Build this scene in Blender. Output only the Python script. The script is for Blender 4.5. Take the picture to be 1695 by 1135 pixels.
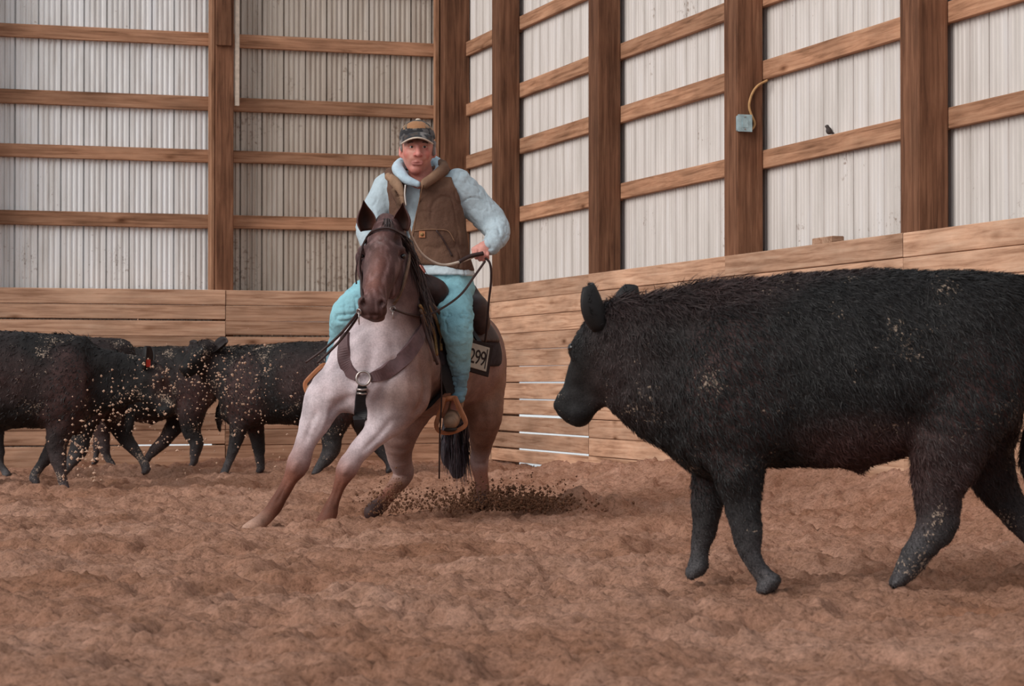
import bpy, math, random
import numpy as np
from mathutils import Vector, Matrix
from mathutils.bvhtree import BVHTree

for o in list(bpy.data.objects):
    bpy.data.objects.remove(o)
scene = bpy.context.scene
COL = scene.collection
random.seed(7)
rng = np.random.default_rng(7)

# ------------------------------------------------------------------ camera, sky, sun, exposure
SC = 0.875                      # working units -> metres
F = 3800.0                      # focal length in photo pixels (1695 wide)
W, H = 1695.0, 1135.0
HOR = 633.0                     # row of the horizon
CAMH = 0.8
PITCH = math.atan((HOR - H / 2) / F)

cam_d = bpy.data.cameras.new('camera')
cam = bpy.data.objects.new('camera', cam_d)
COL.objects.link(cam)
cam_d.sensor_fit = 'HORIZONTAL'
cam_d.sensor_width = 36.0
cam_d.lens = 36.0 * F / W
cam_d.clip_start = 0.1
cam_d.clip_end = 500
cam.location = (0, 0, CAMH * SC)
cam.rotation_euler = (math.pi / 2 + PITCH, 0, 0)
cam_d.dof.use_dof = True
cam_d.dof.focus_distance = 13.2 * SC
cam_d.dof.aperture_fstop = 8.0
scene.camera = cam

world = bpy.data.worlds.new('overcast_sky')
scene.world = world
world.use_nodes = True
bg = world.node_tree.nodes['Background']
bg.inputs['Color'].default_value = (0.86, 0.94, 1.0, 1)
bg.inputs['Strength'].default_value = 0.64

sun_d = bpy.data.lights.new('soft_sun', 'SUN')
sun_d.energy = 2.4
sun_d.angle = math.radians(42)
sun_d.color = (1.0, 0.955, 0.9)
sun = bpy.data.objects.new('soft_sun', sun_d)
COL.objects.link(sun)
sun.location = (-4, -4, 9)
sun.rotation_euler = Vector((0.66, 0.57, -0.50)).to_track_quat('-Z', 'Y').to_euler()

scene.view_settings.view_transform = 'Standard'
scene.view_settings.look = 'None'
scene.view_settings.gamma = 1.0
scene.view_settings.use_curve_mapping = False
scene.view_settings.exposure = 0.0

# ------------------------------------------------------------------ helpers: space and colour
def P(px, py, d):
    """photo pixel + depth (working units along Y) -> point in working units"""
    u = (px - W / 2) / F
    v = -(py - H / 2) / F
    c, s = math.cos(PITCH), math.sin(PITCH)
    y = c - s * v
    z = s + c * v
    k = d / y
    return np.array([u * k, d, CAMH + z * k])

def R(rpx, d):
    return rpx * d / F

def C(r, g, b):
    def f(c):
        c = c / 255.0
        return c / 12.92 if c <= 0.04045 else ((c + 0.055) / 1.055) ** 2.4
    return np.array([f(r), f(g), f(b)])

def unit(v):
    v = np.asarray(v, float)
    return v / (np.linalg.norm(v) + 1e-12)

def _hash(ix, iy, iz, seed):
    h = (ix * 374761393 + iy * 668265263 + iz * 1442695041 + seed * 974634777) & 0xFFFFFFFF
    h = ((h ^ (h >> 13)) * 1274126177) & 0xFFFFFFFF
    h = (h ^ (h >> 16)) & 0xFFFF
    return h.astype(np.float32) / 65535.0 * 2 - 1

def noise3(p, seed=0):
    p = np.asarray(p, np.float64)
    i = np.floor(p).astype(np.int64)
    f = (p - i).astype(np.float32)
    f = f * f * f * (f * (f * 6 - 15) + 10)
    out = 0
    for dx in (0, 1):
        wx = f[..., 0] if dx else 1 - f[..., 0]
        for dy in (0, 1):
            wy = f[..., 1] if dy else 1 - f[..., 1]
            for dz in (0, 1):
                wz = f[..., 2] if dz else 1 - f[..., 2]
                out = out + wx * wy * wz * _hash(i[..., 0] + dx, i[..., 1] + dy, i[..., 2] + dz, seed)
    return out

def noise2(x, y, seed=0):
    ix, iy = np.floor(x).astype(np.int64), np.floor(y).astype(np.int64)
    fx, fy = (x - ix).astype(np.float32), (y - iy).astype(np.float32)
    fx = fx * fx * fx * (fx * (fx * 6 - 15) + 10)
    fy = fy * fy * fy * (fy * (fy * 6 - 15) + 10)
    z = np.zeros_like(ix)
    a = _hash(ix, iy, z, seed); b = _hash(ix + 1, iy, z, seed)
    c = _hash(ix, iy + 1, z, seed); d = _hash(ix + 1, iy + 1, z, seed)
    return (a * (1 - fx) + b * fx) * (1 - fy) + (c * (1 - fx) + d * fx) * fy

# ------------------------------------------------------------------ helpers: objects
def tag(o, label=None, cat=None, group=None, kind=None):
    if label: o['label'] = label
    if cat: o['category'] = cat
    if group: o['group'] = group
    if kind: o['kind'] = kind
    return o

ORIGIN = {}      # object name -> origin in working units (unrotated parents)

def empty(name, loc, label=None, cat=None, group=None, kind=None, rotz=0.0):
    o = bpy.data.objects.new(name, None)
    COL.objects.link(o)
    o.empty_display_size = 0.1
    o.location = tuple(np.asarray(loc, float) * SC)
    o.rotation_euler = (0, 0, rotz)
    ORIGIN[o.name] = np.asarray(loc, float)
    return tag(o, label, cat, group, kind)

def mesh_data(name, verts, faces, mat=None, cols=None, smooth=True):
    me = bpy.data.meshes.new(name)
    v = np.asarray(verts, float) * SC
    if isinstance(faces, np.ndarray):
        n, k = faces.shape
        me.vertices.add(len(v)); me.loops.add(n * k); me.polygons.add(n)
        me.vertices.foreach_set('co', v.astype(np.float32).ravel())
        me.loops.foreach_set('vertex_index', faces.astype(np.int32).ravel())
        me.polygons.foreach_set('loop_start', np.arange(0, n * k, k, dtype=np.int32))
        me.polygons.foreach_set('loop_total', np.full(n, k, dtype=np.int32))
        me.update(calc_edges=True)
    else:
        me.from_pydata([tuple(p) for p in v], [], [tuple(f) for f in faces])
        me.update()
    if cols is not None:
        a = me.color_attributes.new('Col', 'FLOAT_COLOR', 'POINT')
        c = np.ones((len(v), 4), np.float32)
        c[:, :3] = cols
        a.data.foreach_set('color', c.ravel())
    me.polygons.foreach_set('use_smooth', np.full(len(me.polygons), smooth))
    if mat: me.materials.append(mat)
    return me

def add(name, verts, faces, mat=None, parent=None, cols=None, smooth=True, loc=None, local=False, **tags):
    """local=False: verts are world working units, moved to the parent's (unrotated) origin"""
    verts = np.asarray(verts, float)
    if loc is None:
        if parent is not None: loc = ORIGIN[parent.name]
        else:
            loc = verts.mean(0); loc[2] = verts[:, 2].min()
    loc = np.asarray(loc, float)
    if not local:
        verts = verts - loc
    me = mesh_data(name, verts, faces, mat, cols, smooth)
    o = bpy.data.objects.new(name, me)
    COL.objects.link(o)
    ORIGIN[o.name] = loc
    if parent is not None:
        o.parent = parent
        o.location = tuple((loc - ORIGIN[parent.name]) * SC) if not local else (0, 0, 0)
    else:
        o.location = tuple(loc * SC)
    return tag(o, **tags)

class MB:
    """collects simple solids into one mesh"""
    def __init__(self): self.v = []; self.f = []; self.n = 0
    def put(self, v, f):
        v = np.asarray(v, float)
        self.v.append(v); self.f += [tuple(i + self.n for i in q) for q in f]; self.n += len(v)
    def box(self, c, s, rot=None, ch=0.0):
        hx, hy, hz = np.array(s) / 2.0
        if ch <= 0:
            v = np.array([[x, y, z] for x in (-hx, hx) for y in (-hy, hy) for z in (-hz, hz)])
            f = [(0, 1, 3, 2), (4, 6, 7, 5), (0, 4, 5, 1), (2, 3, 7, 6), (0, 2, 6, 4), (1, 5, 7, 3)]
        else:
            ring = [(-hy + ch, -hz), (hy - ch, -hz), (hy, -hz + ch), (hy, hz - ch), (hy - ch, hz), (-hy + ch, hz), (-hy, hz - ch), (-hy, -hz + ch)]
            v = np.array([[x, a, b] for x in (-hx, hx) for a, b in ring])
            f = [(i, i + 8, (i + 1) % 8 + 8, (i + 1) % 8) for i in range(8)] + [tuple(range(8)), tuple(range(15, 7, -1))]
        if rot is not None: v = v @ np.asarray(rot).T
        self.put(v + np.asarray(c, float), f)
    def tube(self, pts, rad, n=8, flat=None, cap=True):
        """flat: (axis vector, factor) squashes the section along an axis"""
        pts = np.asarray(pts, float); m = len(pts)
        rad = np.full(m, rad) if np.isscalar(rad) else np.asarray(rad, float)
        t = np.gradient(pts, axis=0)
        t /= np.linalg.norm(t, axis=1)[:, None] + 1e-12
        up = np.array([0, 0, 1.0]) if abs(t[0][2]) < 0.9 else np.array([1.0, 0, 0])
        u = unit(np.cross(up, t[0])); V = []
        for i in range(m):
            u = unit(u - t[i] * np.dot(u, t[i])); w = np.cross(t[i], u)
            for k in range(n):
                a = 2 * math.pi * k / n
                o = (u * math.cos(a) + w * math.sin(a)) * rad[i]
                if flat is not None:
                    ax = np.asarray(flat[0], float); o = o - ax * np.dot(o, ax) * (1 - flat[1])
                V.append(pts[i] + o)
        Fc = [(i * n + k, i * n + (k + 1) % n, (i + 1) * n + (k + 1) % n, (i + 1) * n + k) for i in range(m - 1) for k in range(n)]
        if cap: Fc += [tuple(range(n - 1, -1, -1)), tuple(range((m - 1) * n, m * n))]
        self.put(V, Fc)
    def strap(self, pts, normals, width, thick):
        """flat band: pts centre line, normals outward, chamfered rectangle section"""
        pts = np.asarray(pts, float); m = len(pts)
        normals = np.asarray(normals, float)
        width = np.full(m, width) if np.isscalar(width) else np.asarray(width, float)
        t = np.gradient(pts, axis=0); V = []
        for i in range(m):
            ti = unit(t[i]); n = unit(normals[i] - ti * np.dot(normals[i], ti)); s = np.cross(ti, n)
            w = width[i] / 2; h = thick
            for a, b in ((-w, 0), (-w * .9, h), (w * .9, h), (w, 0), (w * .9, -h * .4), (-w * .9, -h * .4)):
                V.append(pts[i] + s * a + n * b)
        k = 6
        Fc = [(i * k + j, (i + 1) * k + j, (i + 1) * k + (j + 1) % k, i * k + (j + 1) % k) for i in range(m - 1) for j in range(k)]
        Fc += [tuple(range(k)), tuple(range(m * k - 1, (m - 1) * k - 1, -1))]
        self.put(V, Fc)
    def ball(self, c, r, n=10, m=7, rot=None):
        r = np.array([r] * 3) if np.isscalar(r) else np.asarray(r, float)
        V = [[0, 0, -1]]
        for i in range(1, m):
            th = math.pi * i / m - math.pi / 2
            V += [[math.cos(th) * math.cos(2 * math.pi * k / n), math.cos(th) * math.sin(2 * math.pi * k / n), math.sin(th)] for k in range(n)]
        V.append([0, 0, 1]); V = np.array(V) * r
        if rot is not None: V = V @ np.asarray(rot).T
        Fc = [(0, 1 + (k + 1) % n, 1 + k) for k in range(n)]
        for i in range(m - 2):
            a, b = 1 + i * n, 1 + (i + 1) * n
            Fc += [(a + k, a + (k + 1) % n, b + (k + 1) % n, b + k) for k in range(n)]
        l = len(V) - 1; a = 1 + (m - 2) * n
        Fc += [(l, a + k, a + (k + 1) % n) for k in range(n)]
        self.put(V + np.asarray(c, float), Fc)
    def build(self, name, mat, parent=None, smooth=False, **kw):
        return add(name, np.concatenate(self.v), self.f, mat, parent, smooth=smooth, **kw)

def spline(pts, n=8):
    """Catmull-Rom through the points (any dimension)"""
    p = np.asarray(pts, float)
    q = np.vstack([2 * p[0] - p[1], p, 2 * p[-1] - p[-2]]); out = []
    for i in range(1, len(q) - 2):
        for t in np.linspace(0, 1, n, endpoint=False):
            a, b, c, d = q[i - 1], q[i], q[i + 1], q[i + 2]
            out.append(0.5 * (2 * b + (c - a) * t + (2 * a - 5 * b + 4 * c - d) * t * t + (3 * b - a - 3 * c + d) * t ** 3))
    out.append(p[-1])
    return np.array(out)

# ------------------------------------------------------------------ helpers: implicit sculpting
def _cone(a, b, ra, rb, flat=None):
    a, b = np.asarray(a, float), np.asarray(b, float)
    ab = b - a; L2 = float(ab @ ab) + 1e-12
    def fn(p):
        q = p - a
        t = np.clip((q @ ab) / L2, 0, 1)
        v = q - t[..., None] * ab
        if flat is not None:
            ax = np.asarray(flat[0], float); v = v + (v @ ax)[..., None] * ax * (1.0 / flat[1] - 1.0)
        return np.sqrt((v * v).sum(-1)) - (ra + (rb - ra) * t)
    r = max(ra, rb)
    return fn, np.minimum(a, b) - r, np.maximum(a, b) + r

def _ell(c, r, rot=None):
    c = np.asarray(c, float); r = np.asarray(r, float)
    M = np.eye(3) if rot is None else np.asarray(rot, float)      # columns = axes
    def fn(p):
        q = (p - c) @ M
        k0 = np.sqrt(((q / r) ** 2).sum(-1)); k1 = np.sqrt(((q / (r * r)) ** 2).sum(-1)) + 1e-9
        return k0 * (k0 - 1) / k1
    e = np.abs(M) @ r
    return fn, c - e, c + e

def _loft(st, axis=0, power=2.0):
    """st rows: s, c1, c2, r1, r2 along world axis; the other two axes in order"""
    st = np.asarray(sorted(st, key=lambda q: q[0]), float)
    o1, o2 = [i for i in range(3) if i != axis]
    s = st[:, 0]
    def fn(p):
        x = p[..., axis]; xc = np.clip(x, s[0], s[-1])
        c1, c2, r1, r2 = [np.interp(xc, s, st[:, k]) for k in (1, 2, 3, 4)]
        e = (np.abs((p[..., o1] - c1) / r1) ** power + np.abs((p[..., o2] - c2) / r2) ** power) ** (1 / power)
        d = (e - 1) * np.minimum(r1, r2)
        ox = np.abs(x - xc)
        return np.where(ox > 0, np.sqrt(np.maximum(d, 0) ** 2 + ox ** 2), d)
    lo, hi = np.zeros(3), np.zeros(3)
    lo[axis], hi[axis] = s[0], s[-1]
    lo[o1], hi[o1] = (st[:, 1] - st[:, 3]).min(), (st[:, 1] + st[:, 3]).max()
    lo[o2], hi[o2] = (st[:, 2] - st[:, 4]).min(), (st[:, 2] + st[:, 4]).max()
    return fn, lo, hi

class Clay:
    """smooth union of simple fields, polygonised by surface nets into ONE continuous skin"""
    def __init__(self, h): self.h = h; self.ops = []
    def put(self, prim, k=0.03, col=None, op='+'):
        self.ops.append((prim[0], prim[1], prim[2], k, col, op)); return self
    def cone(self, a, b, ra, rb, k=0.03, col=None, op='+', flat=None): return self.put(_cone(a, b, ra, rb, flat), k, col, op)
    def ell(self, c, r, rot=None, k=0.03, col=None, op='+'): return self.put(_ell(c, r, rot), k, col, op)
    def loft(self, st, axis=0, k=0.03, col=None, op='+', power=2.0): return self.put(_loft(st, axis, power), k, col, op)
    def chain(self, pts, k=0.03, cols=None, flat=None, op='+', sub=4):
        """pts: (point, radius) list -> one limb along a spline, joined once to the rest"""
        q = np.array([[*p, r] for p, r in pts])
        n = len(q) - 1
        if n > 1: q = spline(q, sub)
        prims = [_cone(q[i][:3], q[i + 1][:3], max(q[i][3], 1e-4), max(q[i + 1][3], 1e-4), flat) for i in range(len(q) - 1)]
        def fn(p):
            d = prims[0][0](p)
            for pr in prims[1:]: d = np.minimum(d, pr[0](p))
            return d
        lo = np.min([p[1] for p in prims], 0); hi = np.max([p[2] for p in prims], 0)
        if isinstance(cols, list):
            st = sub if n > 1 else 1
            cols = [(prims[i][0], cols[min(i // st, len(cols) - 1)]) for i in range(len(prims))]
        self.ops.append((fn, lo, hi, k, cols, op))
        return self
    def px(self, pts, k=0.03, cols=None, flat=None, op='+'):
        """pts: (px, py, depth, radius in px)"""
        return self.chain([(P(a, b, d), R(r, d)) for a, b, d, r in pts], k, cols, flat, op)
    def cut(self, fn, lo, hi, k=0.01):
        """keep only where fn(p) < 0 (intersection)"""
        self.ops.append((fn, np.asarray(lo, float), np.asarray(hi, float), k, None, '*')); return self
    def mesh(self, smooth=1):
        h = self.h
        adds = [o for o in self.ops if o[5] == '+']
        lo = np.min([o[1] for o in adds], 0) - 3 * h - 0.02
        hi = np.max([o[2] for o in adds], 0) + 3 * h + 0.02
        n = np.ceil((hi - lo) / h).astype(int) + 1
        ax = [(lo[i] + h * np.arange(n[i])).astype(np.float32) for i in range(3)]
        Fd = np.full(n, 0.25, np.float32)
        for fn, l, u, k, col, op in self.ops:
            if op == '*': i0, i1 = np.zeros(3, int), n
            else:
                mg = k * 1.3 + 2 * h + 0.01
                i0 = np.clip(np.floor((l - mg - lo) / h).astype(int), 0, n)
                i1 = np.clip(np.ceil((u + mg - lo) / h).astype(int) + 1, 0, n)
            if (i1 <= i0).any(): continue
            sl = tuple(slice(a, b) for a, b in zip(i0, i1))
            g = np.stack(np.meshgrid(ax[0][sl[0]], ax[1][sl[1]], ax[2][sl[2]], indexing='ij'), -1)
            d = fn(g).astype(np.float32); f = Fd[sl]
            if op == '+':
                e = np.maximum(k - np.abs(f - d), 0) / max(k, 1e-6)
                Fd[sl] = np.minimum(f, d) - e * e * k * 0.25
            else:
                if op == '-': d = -d
                e = np.maximum(k - np.abs(f - d), 0) / max(k, 1e-6)
                Fd[sl] = np.maximum(f, d) + e * e * k * 0.25
        V, Q = surface_nets(Fd, lo, h)
        for _ in range(smooth): V = relax(V, Q)
        return V, Q
    def colours(self, V, default, sig=0.012):
        acc = np.zeros((len(V), 3)); wt = np.full(len(V), 1e-9)
        acc += np.asarray(default) * 1e-9
        for fn, l, u, k, col, op in self.ops:
            if op != '+': continue
            for f, c in (col if isinstance(col, list) else [(fn, col)]):
                d = np.maximum(f(V), -sig * 2)
                w = np.exp(-np.clip(d / sig, -2, 40))
                acc += w[:, None] * np.asarray(default if c is None else c); wt += w
        return acc / wt[:, None]

def surface_nets(Fd, lo, h):
    ins = Fd < 0
    a = ins[:-1, :-1, :-1]
    s = sum(ins[i:ins.shape[0] - 1 + i, j:ins.shape[1] - 1 + j, k:ins.shape[2] - 1 + k].astype(np.int8) for i in (0, 1) for j in (0, 1) for k in (0, 1))
    cell = np.argwhere((s > 0) & (s < 8))
    idx = np.full(a.shape, -1, np.int64)
    idx[tuple(cell.T)] = np.arange(len(cell))
    acc = np.zeros((len(cell), 3)); cnt = np.zeros(len(cell))
    cor = [(i, j, k) for i in (0, 1) for j in (0, 1) for k in (0, 1)]
    val = {c: Fd[cell[:, 0] + c[0], cell[:, 1] + c[1], cell[:, 2] + c[2]] for c in cor}
    for c in cor:
        for axn in range(3):
            if c[axn]: continue
            e = list(c); e[axn] = 1; e = tuple(e)
            f0, f1 = val[c], val[e]
            m = (f0 < 0) != (f1 < 0)
            t = np.where(m, f0 / np.where(m, f0 - f1, 1), 0)
            pt = np.tile(np.array(c, float), (len(cell), 1)); pt[:, axn] = t
            acc += pt * m[:, None]; cnt += m
    V = lo + h * (cell + acc / cnt[:, None])
    quads = []
    for axn in range(3):
        b, c = [(1, 2), (2, 0), (0, 1)][axn]
        s0 = [slice(None)] * 3; s1 = [slice(None)] * 3
        s0[axn] = slice(None, -1); s1[axn] = slice(1, None)
        m = ins[tuple(s0)] != ins[tuple(s1)]
        e = np.argwhere(m)
        e = e[(e[:, b] > 0) & (e[:, c] > 0) & (e[:, b] < Fd.shape[b] - 1) & (e[:, c] < Fd.shape[c] - 1)]
        flip = ins[tuple(e.T)]
        def g(db, dc):
            q = e.copy(); q[:, b] -= db; q[:, c] -= dc
            return idx[tuple(q.T)]
        q = np.stack([g(1, 1), g(0, 1), g(0, 0), g(1, 0)], 1)
        q[~flip] = q[~flip][:, ::-1]
        quads.append(q)
    Q = np.concatenate(quads)
    return V, Q[(Q >= 0).all(1)]

def relax(V, Q, a=0.5):
    acc = np.zeros_like(V); cnt = np.zeros(len(V))
    for i in range(4):
        u, v = Q[:, i], Q[:, (i + 1) % 4]
        for x, y in ((u, v), (v, u)):
            for c in range(3): acc[:, c] += np.bincount(x, V[y, c], len(V))
            cnt += np.bincount(x, minlength=len(V))
    m = cnt > 0
    out = V.copy(); out[m] = V[m] * (1 - a) + a * acc[m] / cnt[m][:, None]
    return out

def normals(V, Q):
    n = np.cross(V[Q[:, 2]] - V[Q[:, 0]], V[Q[:, 3]] - V[Q[:, 1]]); out = np.zeros_like(V)
    for i in range(4):
        for c in range(3): out[:, c] += np.bincount(Q[:, i], n[:, c], len(V))
    return out / (np.linalg.norm(out, axis=1)[:, None] + 1e-12)

def carve(V, Q, bvh, strokes):
    """press creases (depth > 0) or raise tendons and folds (depth < 0) along strokes drawn on the skin"""
    N = normals(V, Q)
    for pts, width, depth, dflt in strokes:
        c = spline([on_surface(bvh, a, b, 0, default=dflt)[0] for a, b in pts], 5)
        lo, hi = c.min(0) - width * 3, c.max(0) + width * 3
        idx = np.where(((V > lo) & (V < hi)).all(1))[0]
        if not len(idx): continue
        p = V[idx]; best = np.full(len(idx), 9.0); tt = np.zeros(len(idx))
        for i in range(len(c) - 1):
            ab = c[i + 1] - c[i]; t = np.clip(((p - c[i]) @ ab) / (ab @ ab + 1e-12), 0, 1)
            d = np.linalg.norm(p - c[i] - t[:, None] * ab, axis=1)
            m = d < best; best[m] = d[m]; tt[m] = (i + t[m]) / (len(c) - 1)
        fade = np.clip(np.minimum(tt, 1 - tt) * 5, 0, 1)
        V[idx] -= N[idx] * (depth * np.exp(-(best / width) ** 2) * fade)[:, None]
    return V

def bvh_of(V, Q):
    return BVHTree.FromPolygons([tuple(v) for v in V], [tuple(int(i) for i in q) for q in Q])

def on_surface(bvh, px, py, off=0.0, dmin=5.0, default=None):
    """point on a body along the sight line of a photo pixel, lifted by off; returns point, normal"""
    o = Vector((0, 0, CAMH)); d = Vector(P(px, py, 10.0)) - o; d.normalize()
    hit, n, i, dist = bvh.ray_cast(o + d * dmin, d)
    if hit is None:
        if default is None: return None, None
        q = P(px, py, default); hit, n, i, dist = bvh.find_nearest(Vector(q))
        return np.array(hit) + np.array(n) * off, np.array(n)
    n = np.array(n)
    return np.array(hit) + n * off, n

def fur(V, Q, n, length, width, flow, seed=1, lift=0.4, mask=None, jitter=0.25, col=None, lenfn=None):
    """n tapered hairs on the skin (numpy strips); returns verts, tris, colours"""
    r = np.random.default_rng(seed)
    a = np.linalg.norm(np.cross(V[Q[:, 2]] - V[Q[:, 0]], V[Q[:, 3]] - V[Q[:, 1]]), axis=1)
    if mask is not None: a = a * mask(V[Q].mean(1))
    q = r.choice(len(Q), n, p=a / a.sum())
    uv = r.random((n, 2)); u, v = uv[:, :1], uv[:, 1:]
    p = V[Q[q, 0]] * (1 - u) * (1 - v) + V[Q[q, 1]] * u * (1 - v) + V[Q[q, 2]] * u * v + V[Q[q, 3]] * (1 - u) * v
    N = normals(V, Q)[Q[q]].mean(1); N /= np.linalg.norm(N, axis=1)[:, None]
    fl = flow(p) if callable(flow) else np.tile(np.asarray(flow, float), (n, 1))
    fl = fl + r.normal(0, jitter, (n, 3))
    fl -= N * (fl * N).sum(1)[:, None]
    fl /= np.linalg.norm(fl, axis=1)[:, None] + 1e-9
    d0 = fl + N * lift * (0.6 + 0.8 * r.random((n, 1))); d0 /= np.linalg.norm(d0, axis=1)[:, None]
    L = length * (0.55 + 0.9 * r.random((n, 1)))
    if lenfn is not None: L = L * lenfn(p)[:, None]
    side = np.cross(d0, N + r.normal(0, .5, (n, 3))); side /= np.linalg.norm(side, axis=1)[:, None] + 1e-9
    w = width * (0.6 + 0.8 * r.random((n, 1)))
    base = p - N * 0.004
    mid = base + d0 * L * 0.55
    tip = mid + (d0 * 0.8 + fl * 0.5 - N * 0.12) * L * 0.45
    Vv = np.stack([base - side * w / 2, base + side * w / 2, mid - side * w * .4, mid + side * w * .4, tip], 1).reshape(-1, 3)
    k = np.arange(n)[:, None] * 5
    T = np.concatenate([k + np.array([[0, 1, 3]]), k + np.array([[0, 3, 2]]), k + np.array([[2, 3, 4]])])
    cc = None
    if col is not None: cc = np.repeat(col(p, r), 5, axis=0)
    return Vv, T, cc
# ------------------------------------------------------------------ materials
def new_mat(name):
    m = bpy.data.materials.new(name); m.use_nodes = True
    nt = m.node_tree
    return m, nt, nt.nodes['Principled BSDF']

def nd(nt, kind, **kw):
    n = nt.nodes.new(kind)
    for k, v in kw.items(): setattr(n, k, v)
    return n

def ramp(nt, fac, stops):
    r = nd(nt, 'ShaderNodeValToRGB'); e = r.color_ramp.elements
    while len(e) < len(stops): e.new(0.5)
    for i, (p, c) in enumerate(stops):
        e[i].position = p; e[i].color = (*c, 1)
    nt.links.new(fac, r.inputs['Fac'])
    return r.outputs['Color']

def noise_node(nt, vec, scale, detail=4, rough=0.55, dist=0.0):
    n = nd(nt, 'ShaderNodeTexNoise')
    n.inputs['Scale'].default_value = scale; n.inputs['Detail'].default_value = detail
    n.inputs['Roughness'].default_value = rough; n.inputs['Distortion'].default_value = dist
    if vec is not None: nt.links.new(vec, n.inputs['Vector'])
    return n.outputs['Fac']

def mixc(nt, a, b, fac, mode='MIX'):
    m = nd(nt, 'ShaderNodeMix', data_type='RGBA', blend_type=mode)
    for sock, val in ((m.inputs['Factor'], fac), (m.inputs[6], a), (m.inputs[7], b)):
        if hasattr(val, 'is_linked'): nt.links.new(val, sock)
        elif np.isscalar(val): sock.default_value = val
        else: sock.default_value = (*val, 1)
    return m.outputs[2]

def bump(nt, b, height, strength, dist=0.01):
    n = nd(nt, 'ShaderNodeBump'); n.inputs['Strength'].default_value = strength; n.inputs['Distance'].default_value = dist
    nt.links.new(height, n.inputs['Height']); nt.links.new(n.outputs['Normal'], b.inputs['Normal'])

def mat_plain(name, col, rough=0.7, metal=0.0, var=0.25, scale=30.0, bmp=0.2, bdist=0.004, spec=0.3):
    """solid colour with a grainy tone variation and fine relief"""
    m, nt, b = new_mat(name)
    tc = nd(nt, 'ShaderNodeTexCoord').outputs['Object']
    f = noise_node(nt, tc, scale, 5)
    col = np.asarray(col)
    c = ramp(nt, f, [(0.25, np.clip(col * (1 - var), 0, 1)), (0.75, np.clip(col * (1 + var), 0, 1))])
    nt.links.new(c, b.inputs['Base Color'])
    b.inputs['Roughness'].default_value = rough; b.inputs['Metallic'].default_value = metal
    b.inputs['Specular IOR Level'].default_value = spec
    if bmp > 0: bump(nt, b, f, bmp, bdist)
    return m

def mat_vcol(name, rough=0.75, var=0.25, scale=40.0, bmp=0.2, bdist=0.004, spec=0.25, sheen=0.0, fine=None, specks=None):
    """colour from the skin's Col attribute, broken up by noise; specks: (colour, scale, threshold)"""
    m, nt, b = new_mat(name)
    at = nd(nt, 'ShaderNodeAttribute', attribute_name='Col').outputs['Color']
    tc = nd(nt, 'ShaderNodeTexCoord').outputs['Object']
    f = noise_node(nt, tc, scale, 6, 0.65)
    k = ramp(nt, f, [(0.25, (1 - var,) * 3), (0.75, (1 + var,) * 3)])
    c = mixc(nt, at, k, 1.0, 'MULTIPLY')
    if fine:
        f2 = noise_node(nt, tc, fine[0], 3, 0.7)
        c = mixc(nt, c, ramp(nt, f2, [(0.35, (1 - fine[1],) * 3), (0.65, (1 + fine[1],) * 3)]), 1.0, 'MULTIPLY')
    if specks:
        f3 = noise_node(nt, tc, specks[1], 3, 0.6); f4 = noise_node(nt, tc, specks[1] / 14.0, 2, 0.5)
        ml = nd(nt, 'ShaderNodeMath', operation='MULTIPLY'); nt.links.new(f3, ml.inputs[0]); nt.links.new(f4, ml.inputs[1])
        fac = ramp(nt, ml.outputs[0], [(specks[2], (0, 0, 0)), (specks[2] + 0.03, (1, 1, 1))])
        c = mixc(nt, c, specks[0], fac)
    nt.links.new(c, b.inputs['Base Color'])
    b.inputs['Roughness'].default_value = rough; b.inputs['Specular IOR Level'].default_value = spec
    b.inputs['Sheen Weight'].default_value = sheen
    if bmp > 0: bump(nt, b, f, bmp, bdist)
    return m

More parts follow.
